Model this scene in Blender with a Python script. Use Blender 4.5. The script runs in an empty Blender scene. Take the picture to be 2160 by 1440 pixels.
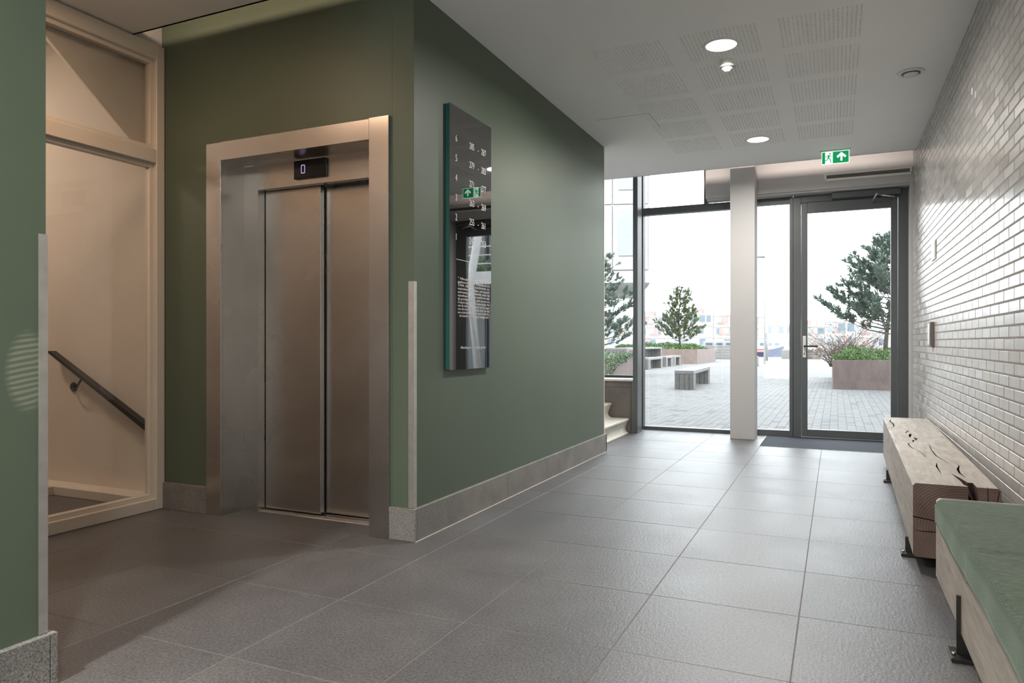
import bpy, bmesh, math, random
from mathutils import Vector, Matrix
random.seed(7)
R = math.radians
S = bpy.context.scene
COL = S.collection

# ------------------------------------------------------------------ camera, sky, sun, exposure
cam_d = bpy.data.cameras.new('camera')
cam = bpy.data.objects.new('camera', cam_d); COL.objects.link(cam)
cam.location = (0, 0, 1.09); cam.rotation_euler = (math.pi/2, 0, 0.4255)
cam_d.sensor_width = 36; cam_d.lens = 1508/2160*36; cam_d.shift_y = 2/2160
cam_d.clip_end = 600; cam_d.clip_start = 0.02
S.camera = cam
W = bpy.data.worlds.new('sky'); S.world = W; W.use_nodes = True
bg = W.node_tree.nodes['Background']
bg.inputs['Color'].default_value = (0.90, 0.95, 1.0, 1); bg.inputs['Strength'].default_value = 4.3
sd = bpy.data.lights.new('sun', 'SUN'); sd.energy = 3.0; sd.angle = R(0.6); sd.color = (1.0, 0.95, 0.87)
sun = bpy.data.objects.new('sun', sd); COL.objects.link(sun)
sun.rotation_euler = Vector((0.30, 0.72, -0.66)).to_track_quat('-Z', 'Y').to_euler()
S.view_settings.view_transform = 'Standard'; S.view_settings.look = 'None'
S.view_settings.exposure = 0.70; S.view_settings.gamma = 1.0; S.view_settings.use_curve_mapping = False
S.cycles.max_bounces = 10; S.cycles.diffuse_bounces = 6; S.cycles.glossy_bounces = 6
S.cycles.transparent_max_bounces = 16; S.cycles.sample_clamp_indirect = 3.0; S.cycles.use_adaptive_sampling = False
S.cycles.caustics_reflective = False; S.cycles.caustics_refractive = False

def area(name, loc, rot, sx, sy, power, color, shape='RECTANGLE', portal=False, spread=180):
    d = bpy.data.lights.new(name, 'AREA'); d.shape = shape; d.size = sx
    if shape in ('RECTANGLE', 'ELLIPSE'): d.size_y = sy
    d.energy = power; d.color = color; d.spread = R(spread)
    if portal: d.cycles.is_portal = True
    o = bpy.data.objects.new(name, d); COL.objects.link(o); o.location = loc; o.rotation_euler = rot
    return o
# portals only tell the renderer where the sky comes in through the glazing
area('sky_portal', (-1.62, 9.05, 1.7), (R(-90), 0, 0), 1.3, 3.4, 1, (1, 1, 1), portal=True)
area('sky_portal', (-0.02, 9.05, 1.35), (R(-90), 0, 0), 1.5, 2.7, 1, (1, 1, 1), portal=True)
area('sky_portal', (-3.2, 9.0, 2.05), (R(-90), 0, 0), 1.9, 2.8, 1, (1, 1, 1), portal=True)
area('sky_portal', (-1.5, -4.15, 1.5), (R(90), 0, 0), 1.4, 2.95, 1, (1, 1, 1), portal=True)
# warm strips hidden above the ceiling edge, by the lift wall and by the facade
area('cove_strip_lift', (-3.1, 2.93, 3.12), (R(62), 0, 0), 1.9, 0.05, 3.5, (1.0, 0.72, 0.50))
area('cove_strip_facade', (-0.7, 8.05, 3.14), (R(75), 0, 0), 2.6, 0.05, 9.0, (1.0, 0.85, 0.76))

# ------------------------------------------------------------------ material helpers
def nmat(name):
    m = bpy.data.materials.new(name); m.use_nodes = True
    nt = m.node_tree; b = nt.nodes['Principled BSDF']
    return m, nt, b
def N(nt, t, **kw):
    n = nt.nodes.new(t)
    for k, v in kw.items():
        if k in n.inputs: n.inputs[k].default_value = v
        else: setattr(n, k, v)
    return n
def ramp(nt, stops):
    r = nt.nodes.new('ShaderNodeValToRGB'); e = r.color_ramp.elements
    while len(e) < len(stops): e.new(0.5)
    for i, (p, c) in enumerate(stops):
        e[i].position = p; e[i].color = (*c, 1)
    return r
def mul(c, f): return tuple(min(1, x*f) for x in c)
def coords(nt, scale=(1, 1, 1), world=False):
    tc = nt.nodes.new('ShaderNodeNewGeometry') if world else nt.nodes.new('ShaderNodeTexCoord')
    mp = nt.nodes.new('ShaderNodeMapping'); mp.inputs['Scale'].default_value = scale
    nt.links.new(tc.outputs['Position' if world else 'Object'], mp.inputs['Vector'])
    return mp.outputs['Vector']
def simple(name, c, rough=0.5, metal=0.0, var=0.06, scale=6.0, bump=0.0, bscale=60.0, stretch=(1, 1, 1), coat=0.0, world=True, spec=0.5):
    m, nt, b = nmat(name)
    v = coords(nt, stretch, world)
    n = N(nt, 'ShaderNodeTexNoise', Scale=scale, Detail=5.0); nt.links.new(v, n.inputs['Vector'])
    r = ramp(nt, [(0.3, mul(c, 1-var)), (0.7, mul(c, 1+var))]); nt.links.new(n.outputs['Fac'], r.inputs['Fac'])
    nt.links.new(r.outputs['Color'], b.inputs['Base Color'])
    b.inputs['Roughness'].default_value = rough; b.inputs['Metallic'].default_value = metal
    b.inputs['Coat Weight'].default_value = coat; b.inputs['Coat Roughness'].default_value = 0.06
    b.inputs['Specular IOR Level'].default_value = spec
    if bump:
        n2 = N(nt, 'ShaderNodeTexNoise', Scale=bscale, Detail=4.0); nt.links.new(v, n2.inputs['Vector'])
        bp = N(nt, 'ShaderNodeBump', Strength=bump, Distance=0.004); nt.links.new(n2.outputs['Fac'], bp.inputs['Height'])
        nt.links.new(bp.outputs['Normal'], b.inputs['Normal'])
    return m
def emit(name, c, s):
    m, nt, b = nmat(name)
    b.inputs['Base Color'].default_value = (*c, 1); b.inputs['Emission Color'].default_value = (*c, 1)
    b.inputs['Emission Strength'].default_value = s
    m.cycles.emission_sampling = 'NONE'
    return m
def piece_random(nt):
    oi = nt.nodes.new('ShaderNodeObjectInfo'); g = nt.nodes.new('ShaderNodeNewGeometry')
    a = N(nt, 'ShaderNodeMath', operation='ADD'); nt.links.new(oi.outputs['Random'], a.inputs[0]); nt.links.new(g.outputs['Random Per Island'], a.inputs[1])
    f = N(nt, 'ShaderNodeMath', operation='FRACT'); nt.links.new(a.outputs[0], f.inputs[0])
    return f.outputs[0]
def mixc(nt, fac, a, b, mode='MIX'):
    m = nt.nodes.new('ShaderNodeMix'); m.data_type = 'RGBA'; m.blend_type = mode
    for s, x in ((0, fac), (6, a), (7, b)):
        if hasattr(x, 'node'): nt.links.new(x, m.inputs[s])
        else: m.inputs[s].default_value = x if s == 0 else (*x, 1)
    return m.outputs[2]

def floor_material():
    m, nt, b = nmat('grey_floor_stone')
    v = coords(nt, (1, 1, 1), True)
    big = N(nt, 'ShaderNodeTexNoise', Scale=2.2, Detail=6.0, Roughness=0.6); nt.links.new(v, big.inputs['Vector'])
    fine = N(nt, 'ShaderNodeTexNoise', Scale=110.0, Detail=3.0); nt.links.new(v, fine.inputs['Vector'])
    vs = coords(nt, (90, 22, 1), True)
    streak = N(nt, 'ShaderNodeTexNoise', Scale=1.0, Detail=2.0); nt.links.new(vs, streak.inputs['Vector'])
    r1 = ramp(nt, [(0.25, (0.088, 0.087, 0.091)), (0.5, (0.110, 0.109, 0.114)), (0.8, (0.142, 0.141, 0.147))]); nt.links.new(big.outputs['Fac'], r1.inputs['Fac'])
    r2 = ramp(nt, [(0.3, (0.5, 0.5, 0.5)), (0.7, (1.45, 1.45, 1.45))]); nt.links.new(fine.outputs['Fac'], r2.inputs['Fac'])
    c = mixc(nt, 0.85, r1.outputs['Color'], r2.outputs['Color'], 'MULTIPLY')
    rp = ramp(nt, [(0, (0.9, 0.9, 0.9)), (1, (1.08, 1.07, 1.06))]); nt.links.new(piece_random(nt), rp.inputs['Fac'])
    c = mixc(nt, 1.0, c, rp.outputs['Color'], 'MULTIPLY')
    # small white chips and scuffs, dark stains
    sp = N(nt, 'ShaderNodeTexNoise', Scale=26.0, Detail=6.0, Roughness=0.75); nt.links.new(v, sp.inputs['Vector'])
    r3 = ramp(nt, [(0.705, (0, 0, 0)), (0.76, (1, 1, 1))]); nt.links.new(sp.outputs['Fac'], r3.inputs['Fac'])
    c = mixc(nt, r3.outputs['Color'], c, (0.30, 0.295, 0.29))
    st = N(nt, 'ShaderNodeTexNoise', Scale=7.0, Detail=4.0, Roughness=0.6); nt.links.new(v, st.inputs['Vector'])
    r4 = ramp(nt, [(0.24, (1, 1, 1)), (0.3, (0, 0, 0))]); nt.links.new(st.outputs['Fac'], r4.inputs['Fac'])
    c = mixc(nt, r4.outputs['Color'], c, (0.06, 0.056, 0.054))
    nt.links.new(c, b.inputs['Base Color'])
    rr = N(nt, 'ShaderNodeMapRange'); rr.inputs[1].default_value = 0.3; rr.inputs[2].default_value = 0.7; rr.inputs[3].default_value = 0.40; rr.inputs[4].default_value = 0.48
    nt.links.new(big.outputs['Fac'], rr.inputs[0]); nt.links.new(rr.outputs[0], b.inputs['Roughness'])
    b.inputs['Specular IOR Level'].default_value = 0.6
    h = N(nt, 'ShaderNodeMath', operation='ADD'); nt.links.new(fine.outputs['Fac'], h.inputs[0]); nt.links.new(streak.outputs['Fac'], h.inputs[1])
    bp = N(nt, 'ShaderNodeBump', Strength=0.5, Distance=0.002); nt.links.new(h.outputs[0], bp.inputs['Height']); nt.links.new(bp.outputs['Normal'], b.inputs['Normal'])
    return m

def granite(name, dark, light, scale=170):
    m, nt, b = nmat(name); v = coords(nt, (1, 1, 1), True)
    n = N(nt, 'ShaderNodeTexNoise', Scale=scale, Detail=4.0, Roughness=0.8); nt.links.new(v, n.inputs['Vector'])
    r = ramp(nt, [(0.38, dark), (0.5, tuple((a+c)/2 for a, c in zip(dark, light))), (0.62, light)]); nt.links.new(n.outputs['Fac'], r.inputs['Fac'])
    big = N(nt, 'ShaderNodeTexNoise', Scale=5.0, Detail=3.0); nt.links.new(v, big.inputs['Vector'])
    r2 = ramp(nt, [(0.3, (0.8, 0.8, 0.8)), (0.7, (1.15, 1.13, 1.1))]); nt.links.new(big.outputs['Fac'], r2.inputs['Fac'])
    nt.links.new(mixc(nt, 1.0, r.outputs['Color'], r2.outputs['Color'], 'MULTIPLY'), b.inputs['Base Color'])
    b.inputs['Roughness'].default_value = 0.55
    bp = N(nt, 'ShaderNodeBump', Strength=0.2, Distance=0.001); nt.links.new(n.outputs['Fac'], bp.inputs['Height']); nt.links.new(bp.outputs['Normal'], b.inputs['Normal'])
    return m

def brick_material():
    m, nt, b = nmat('glazed_brick'); rnd = piece_random(nt)
    v = coords(nt, (1, 1, 1), True)
    add = N(nt, 'ShaderNodeVectorMath', operation='ADD'); nt.links.new(v, add.inputs[0])
    cx = nt.nodes.new('ShaderNodeCombineXYZ'); m13 = N(nt, 'ShaderNodeMath', operation='MULTIPLY'); m13.inputs[1].default_value = 37.0
    nt.links.new(rnd, m13.inputs[0]); nt.links.new(m13.outputs[0], cx.inputs[0]); nt.links.new(cx.outputs[0], add.inputs[1])
    n = N(nt, 'ShaderNodeTexNoise', Scale=14.0, Detail=4.0); nt.links.new(add.outputs[0], n.inputs['Vector'])
    base = ramp(nt, [(0, (0.43, 0.408, 0.388)), (0.5, (0.46, 0.436, 0.415)), (1, (0.49, 0.467, 0.445))]); nt.links.new(rnd, base.inputs['Fac'])
    r = ramp(nt, [(0.3, (0.90, 0.89, 0.89)), (0.5, (1, 1, 1)), (0.8, (1.03, 1.03, 1.02))]); nt.links.new(n.outputs['Fac'], r.inputs['Fac'])
    c = mixc(nt, 1.0, base.outputs['Color'], r.outputs['Color'], 'MULTIPLY')
    nt.links.new(c, b.inputs['Base Color'])
    # vertical comb texture in the glaze, wavy body
    mp = N(nt, 'ShaderNodeMapping'); mp.inputs['Scale'].default_value = (1, 70, 5); nt.links.new(add.outputs[0], mp.inputs['Vector'])
    n2 = N(nt, 'ShaderNodeTexNoise', Scale=1.0, Detail=2.0); nt.links.new(mp.outputs[0], n2.inputs['Vector'])
    n3 = N(nt, 'ShaderNodeTexNoise', Scale=11.0, Detail=1.0); nt.links.new(add.outputs[0], n3.inputs['Vector'])
    b1 = N(nt, 'ShaderNodeBump', Strength=0.15, Distance=0.0008); nt.links.new(n2.outputs['Fac'], b1.inputs['Height'])
    b2 = N(nt, 'ShaderNodeBump', Strength=0.12, Distance=0.004); nt.links.new(n3.outputs['Fac'], b2.inputs['Height']); nt.links.new(b1.outputs['Normal'], b2.inputs['Normal'])
    nt.links.new(b2.outputs['Normal'], b.inputs['Normal'])
    rr = N(nt, 'ShaderNodeMapRange'); rr.inputs[3].default_value = 0.17; rr.inputs[4].default_value = 0.30; nt.links.new(rnd, rr.inputs[0])
    nt.links.new(rr.outputs[0], b.inputs['Roughness'])
    b.inputs['Specular IOR Level'].default_value = 0.32; b.inputs['Coat Weight'].default_value = 0.08; b.inputs['Coat Roughness'].default_value = 0.12
    nt.links.new(b2.outputs['Normal'], b.inputs['Coat Normal'])
    return m

def green_material(name='green_panel', scuff=False):
    m, nt, b = nmat(name); v = coords(nt, (1, 1, 1), True)
    n = N(nt, 'ShaderNodeTexNoise', Scale=1.3, Detail=4.0); nt.links.new(v, n.inputs['Vector'])
    r = ramp(nt, [(0.3, (0.090, 0.119, 0.084)), (0.7, (0.102, 0.134, 0.094))]); nt.links.new(n.outputs['Fac'], r.inputs['Fac'])
    c = r.outputs['Color']
    # fine pale scratches
    mp = N(nt, 'ShaderNodeMapping'); mp.inputs['Scale'].default_value = (3, 3, 26); mp.inputs['Rotation'].default_value = (0.4, 0.3, 0); nt.links.new(v, mp.inputs['Vector'])
    s = N(nt, 'ShaderNodeTexNoise', Scale=2.4, Detail=8.0, Roughness=0.62); nt.links.new(mp.outputs[0], s.inputs['Vector'])
    r2 = ramp(nt, [(0.715, (0, 0, 0)), (0.78, (0.55, 0.55, 0.55))]); nt.links.new(s.outputs['Fac'], r2.inputs['Fac'])
    c = mixc(nt, r2.outputs['Color'], c, (0.20, 0.25, 0.20))
    if scuff:   # the wiped, swirled mark on the near wall end
        d = N(nt, 'ShaderNodeMapping'); d.inputs['Location'].default_value = (0, -1.405/0.072, -1.00/0.135)
        d.inputs['Scale'].default_value = (0, 1/0.072, 1/0.135); nt.links.new(v, d.inputs['Vector'])
        le = N(nt, 'ShaderNodeVectorMath', operation='LENGTH'); nt.links.new(d.outputs[0], le.inputs[0])
        mr = ramp(nt, [(0.72, (1, 1, 1)), (1.0, (0, 0, 0))]); nt.links.new(le.outputs['Value'], mr.inputs['Fac'])
        wv = N(nt, 'ShaderNodeTexWave', Scale=1.0, Distortion=2.2, Detail=1.5); wv.bands_direction = 'Z'
        mp2 = N(nt, 'ShaderNodeMapping'); mp2.inputs['Scale'].default_value = (1, 9, 19); mp2.inputs['Rotation'].default_value = (-0.35, 0, 0)
        nt.links.new(v, mp2.inputs['Vector']); nt.links.new(mp2.outputs[0], wv.inputs['Vector'])
        wr = ramp(nt, [(0.2, (0.12, 0.12, 0.12)), (0.9, (0.62, 0.62, 0.62))]); nt.links.new(wv.outputs['Fac'], wr.inputs['Fac'])
        f = mixc(nt, 1.0, mr.outputs['Color'], wr.outputs['Color'], 'MULTIPLY')
        c = mixc(nt, f, c, (0.30, 0.33, 0.24))
    nt.links.new(c, b.inputs['Base Color'])
    b.inputs['Roughness'].default_value = 0.46; b.inputs['Specular IOR Level'].default_value = 0.4
    n3 = N(nt, 'ShaderNodeTexNoise', Scale=320.0, Detail=2.0); nt.links.new(v, n3.inputs['Vector'])
    bp = N(nt, 'ShaderNodeBump', Strength=0.10, Distance=0.001); nt.links.new(n3.outputs['Fac'], bp.inputs['Height']); nt.links.new(bp.outputs['Normal'], b.inputs['Normal'])
    return m

def steel_material(name, c, rough=0.3, aniso=0.5):
    m, nt, b = nmat(name)
    v = coords(nt, (2.5, 2.5, 420), True)
    n = N(nt, 'ShaderNodeTexNoise', Scale=1.0, Detail=3.0); nt.links.new(v, n.inputs['Vector'])
    v2 = coords(nt, (1, 1, 1), True)
    g = N(nt, 'ShaderNodeTexNoise', Scale=2.5, Detail=1.0, Roughness=0.5); nt.links.new(v2, g.inputs['Vector'])
    r = ramp(nt, [(0.3, mul(c, 0.95)), (0.7, mul(c, 1.04))]); nt.links.new(g.outputs['Fac'], r.inputs['Fac'])
    nt.links.new(r.outputs['Color'], b.inputs['Base Color'])
    b.inputs['Metallic'].default_value = 1.0
    rr = N(nt, 'ShaderNodeMapRange'); rr.inputs[1].default_value = 0.3; rr.inputs[2].default_value = 0.7; rr.inputs[3].default_value = rough-0.015; rr.inputs[4].default_value = rough+0.015
    nt.links.new(g.outputs['Fac'], rr.inputs[0]); nt.links.new(rr.outputs[0], b.inputs['Roughness'])
    n4 = N(nt, 'ShaderNodeTexNoise', Scale=1.6, Detail=1.0); nt.links.new(v2, n4.inputs['Vector'])
    bp2 = N(nt, 'ShaderNodeBump', Strength=0.10, Distance=0.01); nt.links.new(n4.outputs['Fac'], bp2.inputs['Height'])
    tg = N(nt, 'ShaderNodeTangent', direction_type='RADIAL', axis='Z'); nt.links.new(tg.outputs[0], b.inputs['Tangent']); b.inputs['Anisotropic'].default_value = aniso
    return m

def oak(name, c1, c2, axis='Y', rough=0.6):
    m, nt, b = nmat(name)
    sc = {'Y': (1, 0.16, 1), 'X': (0.16, 1, 1)}[axis]
    v = coords(nt, sc, False)
    w = N(nt, 'ShaderNodeTexNoise', Scale=9.0, Detail=6.0, Roughness=0.65, Distortion=1.2); nt.links.new(v, w.inputs['Vector'])
    v2 = coords(nt, {'Y': (38, 5, 38), 'X': (5, 38, 38)}[axis], False)
    n2 = N(nt, 'ShaderNodeTexNoise', Scale=1.0, Detail=4.0, Distortion=0.6); nt.links.new(v2, n2.inputs['Vector'])
    r = ramp(nt, [(0.3, c1), (0.5, tuple((a+d)/2 for a, d in zip(c1, c2))), (0.72, c2)]); nt.links.new(w.outputs['Fac'], r.inputs['Fac'])
    r2 = ramp(nt, [(0.3, (0.80, 0.79, 0.77)), (0.6, (1.04, 1.04, 1.04))]); nt.links.new(n2.outputs['Fac'], r2.inputs['Fac'])
    nt.links.new(mixc(nt, 1.0, r.outputs['Color'], r2.outputs['Color'], 'MULTIPLY'), b.inputs['Base Color'])
    b.inputs['Roughness'].default_value = rough
    bp = N(nt, 'ShaderNodeBump', Strength=0.35, Distance=0.003); nt.links.new(n2.outputs['Fac'], bp.inputs['Height']); nt.links.new(bp.outputs['Normal'], b.inputs['Normal'])
    return m

def endgrain():
    m, nt, b = nmat('oak_end_grain')
    tc = nt.nodes.new('ShaderNodeTexCoord'); mp = nt.nodes.new('ShaderNodeMapping')
    mp.inputs['Location'].default_value = (-0.20, 0, -0.20); mp.inputs['Scale'].default_value = (1, 0, 1); nt.links.new(tc.outputs['Object'], mp.inputs['Vector'])
    w = N(nt, 'ShaderNodeTexWave', Scale=26.0, Distortion=1.4, Detail=2.0); w.wave_type = 'RINGS'; w.rings_direction = 'SPHERICAL'; nt.links.new(mp.outputs[0], w.inputs['Vector'])
    n = N(nt, 'ShaderNodeTexNoise', Scale=7.0, Detail=5.0); nt.links.new(mp.outputs[0], n.inputs['Vector'])
    r = ramp(nt, [(0.1, (0.130, 0.088, 0.072)), (0.9, (0.150, 0.104, 0.086))]); nt.links.new(w.outputs['Fac'], r.inputs['Fac'])
    r2 = ramp(nt, [(0.3, (0.72, 0.62, 0.58)), (0.65, (1.15, 1.15, 1.15))]); nt.links.new(n.outputs['Fac'], r2.inputs['Fac'])
    nt.links.new(mixc(nt, 1.0, r.outputs['Color'], r2.outputs['Color'], 'MULTIPLY'), b.inputs['Base Color'])
    b.inputs['Roughness'].default_value = 0.55
    bp = N(nt, 'ShaderNodeBump', Strength=0.3, Distance=0.002); nt.links.new(w.outputs['Fac'], bp.inputs['Height']); nt.links.new(bp.outputs['Normal'], b.inputs['Normal'])
    return m

def fabric():
    m, nt, b = nmat('heathered_green_felt')
    v = coords(nt, (35, 230, 230), False)
    n = N(nt, 'ShaderNodeTexNoise', Scale=1.0, Detail=3.0); nt.links.new(v, n.inputs['Vector'])
    v2 = coords(nt, (260, 260, 260), False)
    n2 = N(nt, 'ShaderNodeTexNoise', Scale=1.0, Detail=2.0); nt.links.new(v2, n2.inputs['Vector'])
    r = ramp(nt, [(0.3, (0.032, 0.047, 0.034)), (0.52, (0.060, 0.080, 0.059)), (0.75, (0.135, 0.165, 0.13))]); nt.links.new(n.outputs['Fac'], r.inputs['Fac'])
    nt.links.new(r.outputs['Color'], b.inputs['Base Color'])
    b.inputs['Roughness'].default_value = 0.95; b.inputs['Sheen Weight'].default_value = 0.25; b.inputs['Sheen Roughness'].default_value = 0.4
    b.inputs['Sheen Tint'].default_value = (0.6, 0.75, 0.6, 1)
    bp = N(nt, 'ShaderNodeBump', Strength=0.4, Distance=0.002); nt.links.new(n2.outputs['Fac'], bp.inputs['Height']); nt.links.new(bp.outputs['Normal'], b.inputs['Normal'])
    return m

def glass_material(name='clear_glass', tint=(0.97, 0.985, 0.98), refl=1.0):
    m = bpy.data.materials.new(name); m.use_nodes = True; nt = m.node_tree; nt.nodes.clear()
    out = nt.nodes.new('ShaderNodeOutputMaterial'); mx = nt.nodes.new('ShaderNodeMixShader')
    t = N(nt, 'ShaderNodeBsdfTransparent'); t.inputs['Color'].default_value = (*tint, 1)
    g = N(nt, 'ShaderNodeBsdfGlossy', Roughness=0.01)
    lw = N(nt, 'ShaderNodeLayerWeight', Blend=0.5)
    p = N(nt, 'ShaderNodeMath', operation='POWER'); p.inputs[1].default_value = 4.0; nt.links.new(lw.outputs['Facing'], p.inputs[0])
    a = N(nt, 'ShaderNodeMath', operation='MULTIPLY_ADD'); a.inputs[1].default_value = 0.75*refl; a.inputs[2].default_value = 0.035*refl; nt.links.new(p.outputs[0], a.inputs[0])
    nt.links.new(a.outputs[0], mx.inputs['Fac']); nt.links.new(t.outputs[0], mx.inputs[1]); nt.links.new(g.outputs[0], mx.inputs[2]); nt.links.new(mx.outputs[0], out.inputs['Surface'])
    return m

def paver_material():
    m, nt, b = nmat('grey_clay_paver'); rnd = piece_random(nt)
    r = ramp(nt, [(0, (0.09, 0.09, 0.09)), (0.05, (0.10, 0.10, 0.10)), (0.08, (0.130, 0.129, 0.130)), (1.0, (0.152, 0.150, 0.149))]); nt.links.new(rnd, r.inputs['Fac'])
    n = N(nt, 'ShaderNodeTexNoise', Scale=30.0, Detail=4.0); nt.links.new(coords(nt, (1, 1, 1), True), n.inputs['Vector'])
    r2 = ramp(nt, [(0.3, (0.92, 0.92, 0.92)), (0.7, (1.06, 1.06, 1.06))]); nt.links.new(n.outputs['Fac'], r2.inputs['Fac'])
    nt.links.new(mixc(nt, 1.0, r.outputs['Color'], r2.outputs['Color'], 'MULTIPLY'), b.inputs['Base Color']); b.inputs['Roughness'].default_value = 0.8
    return m
def far_paving():
    m, nt, b = nmat('far_paving'); v = coords(nt, (1, 1, 1), True)
    mp = N(nt, 'ShaderNodeMapping'); mp.inputs['Rotation'].default_value = (0, 0, R(90)); nt.links.new(v, mp.inputs['Vector'])
    br = nt.nodes.new('ShaderNodeTexBrick'); br.inputs['Scale'].default_value = 1.0; br.inputs['Brick Width'].default_value = 0.25; br.inputs['Row Height'].default_value = 0.104; br.inputs['Mortar Size'].default_value = 0.004
    br.inputs['Color1'].default_value = (0.132, 0.131, 0.131, 1); br.inputs['Color2'].default_value = (0.152, 0.150, 0.149, 1); br.inputs['Mortar'].default_value = (0.11, 0.11, 0.11, 1)
    nt.links.new(mp.outputs[0], br.inputs['Vector']); nt.links.new(br.outputs['Color'], b.inputs['Base Color']); b.inputs['Roughness'].default_value = 0.85
    return m
def leaf_material(name, c1, c2):
    m, nt, b = nmat(name)
    r = ramp(nt, [(0, c1), (1, c2)]); nt.links.new(piece_random(nt), r.inputs['Fac'])
    nt.links.new(r.outputs['Color'], b.inputs['Base Color']); b.inputs['Roughness'].default_value = 0.6
    return m

M = {}
M['floor'] = floor_material()
M['grout'] = simple('grey_grout', (0.17, 0.155, 0.14), 0.9)
M['granite'] = granite('grey_granite', (0.09, 0.09, 0.085), (0.36, 0.35, 0.335))
M['granite_dark'] = granite('dark_speckled_stone', (0.075, 0.068, 0.062), (0.21, 0.19, 0.175), 120)
M['brick'] = brick_material()
M['mortar'] = simple('grey_mortar', (0.30, 0.285, 0.27), 0.95, bump=0.4, bscale=200, spec=0.05)
M['green'] = green_material()
M['green_scuffed'] = green_material('green_panel_scuffed', True)
M['ceiling'] = simple('white_ceiling_paint', (0.88, 0.88, 0.87), 0.85, var=0.015, scale=1.0)
M['white'] = simple('white_wall_paint', (0.50, 0.49, 0.485), 0.7, var=0.02, scale=2.0)
M['stair_white'] = simple('stairwell_white_paint', (0.70, 0.65, 0.59), 0.7, var=0.02, scale=2.0)
M['white_frame'] = simple('white_painted_timber', (0.72, 0.66, 0.58), 0.35, var=0.03, scale=3.0)
M['cream'] = simple('cream_polished_concrete', (0.66, 0.63, 0.56), 0.35, var=0.05, scale=8.0)
M['steel'] = steel_material('brushed_steel', (0.56, 0.54, 0.52), 0.27)
M['steel_edge'] = simple('bright_steel', (0.68, 0.66, 0.63), 0.3, 1.0)
M['alu'] = simple('anodised_aluminium', (0.62, 0.61, 0.58), 0.38, 0.85, var=0.08, scale=20)
M['frame'] = simple('anthracite_aluminium', (0.085, 0.092, 0.094), 0.38, 0.0, var=0.05)
M['black'] = simple('black_metal', (0.018, 0.016, 0.016), 0.35, 0.2)
M['iron'] = simple('dark_steel_plate', (0.06, 0.055, 0.055), 0.35, 0.8)
M['black_gloss'] = simple('black_gloss', (0.006, 0.006, 0.007), 0.08, 0.0, var=0)
M['mirror'] = simple('dark_mirror_glass', (0.27, 0.262, 0.258), 0.015, 1.0, var=0)
M['glass_edge'] = simple('green_glass_edge', (0.03, 0.13, 0.12), 0.1, 0.0)
M['letter'] = simple('white_print', (0.80, 0.79, 0.77), 0.6, var=0)
M['lamp'] = emit('lamp_diffuser', (1.0, 0.95, 0.86), 3.2)
M['digit'] = emit('violet_display_digit', (0.34, 0.27, 0.52), 1.0)
M['sign_white'] = emit('sign_lit_white', (0.80, 0.92, 0.86), 0.75)
M['sign_green'] = emit('sign_lit_green', (0.0, 0.26, 0.085), 0.55)
M['plastic'] = simple('white_plastic', (0.72, 0.71, 0.69), 0.4, var=0.01)
M['clear_plastic'] = simple('clear_plastic', (0.40, 0.40, 0.40), 0.35, 0.0)
M['grille'] = simple('dark_grille', (0.20, 0.17, 0.16), 0.6)
M['mat'] = simple('charcoal_entrance_mat', (0.045, 0.052, 0.066), 0.95, var=0.4, scale=140, bump=0.8, bscale=160)
M['oak_top'] = oak('oak_beam', (0.30, 0.265, 0.235), (0.47, 0.43, 0.385))
M['oak_end'] = endgrain()
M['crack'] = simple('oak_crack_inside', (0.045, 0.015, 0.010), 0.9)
M['fabric'] = fabric()
M['glass'] = glass_material()
M['glass_in'] = glass_material('partition_glass', (0.95, 0.95, 0.94), 1.6)
M['paver'] = paver_material()
M['far_paving'] = far_paving()
M['joint'] = simple('paving_joint', (0.11, 0.11, 0.11), 0.95)
M['grey_plank'] = simple('weathered_plank', (0.16, 0.152, 0.143), 0.8, var=0.25, scale=10, stretch=(6, 1, 1))
M['grey_plank_top'] = simple('weathered_plank_top', (0.21, 0.207, 0.207), 0.8, var=0.12, scale=10)
M['corten'] = simple('rusted_planter_steel', (0.17, 0.128, 0.117), 0.75, var=0.15, scale=3, stretch=(3, 3, 1))
M['soil'] = simple('soil', (0.07, 0.05, 0.035), 0.95)
M['bark'] = simple('pine_bark', (0.11, 0.085, 0.07), 0.9)
M['twig'] = simple('bare_twig', (0.20, 0.14, 0.12), 0.9)
M['needle'] = leaf_material('pine_needles', (0.085, 0.125, 0.108), (0.17, 0.22, 0.165))
M['needle_light'] = leaf_material('pine_needles_light', (0.07, 0.11, 0.06), (0.22, 0.25, 0.12))
M['hedge'] = leaf_material('box_leaves', (0.05, 0.11, 0.03), (0.16, 0.26, 0.08))
M['hedge_dark'] = leaf_material('ivy_leaves', (0.06, 0.13, 0.06), (0.20, 0.30, 0.16))
M['facade_white'] = simple('white_render', (0.34, 0.34, 0.34), 0.8)
M['facade_cream'] = simple('cream_render', (0.30, 0.28, 0.255), 0.8)
M['facade_red'] = simple('red_brick_facade', (0.235, 0.18, 0.17), 0.85, var=0.15, scale=0.8)
M['pane_blue'] = simple('dark_blue_pane', (0.09, 0.115, 0.14), 0.3)
M['pane_tint'] = simple('blue_grey_pane', (0.20, 0.22, 0.23), 0.3)
M['block'] = simple('beige_stone_block', (0.17, 0.155, 0.14), 0.85, var=0.15)
M['pane_pale'] = simple('pale_pane', (0.27, 0.29, 0.30), 0.3)
M['bright_render'] = simple('bright_white_render', (0.75, 0.75, 0.75), 0.7)
M['water'] = simple('harbour_water', (0.10, 0.12, 0.13), 0.08, bump=0.5, bscale=2)
M['hull_blue'] = simple('blue_hull', (0.05, 0.07, 0.13), 0.3)
M['hull_red'] = simple('red_stripe', (0.45, 0.05, 0.06), 0.4)
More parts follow.
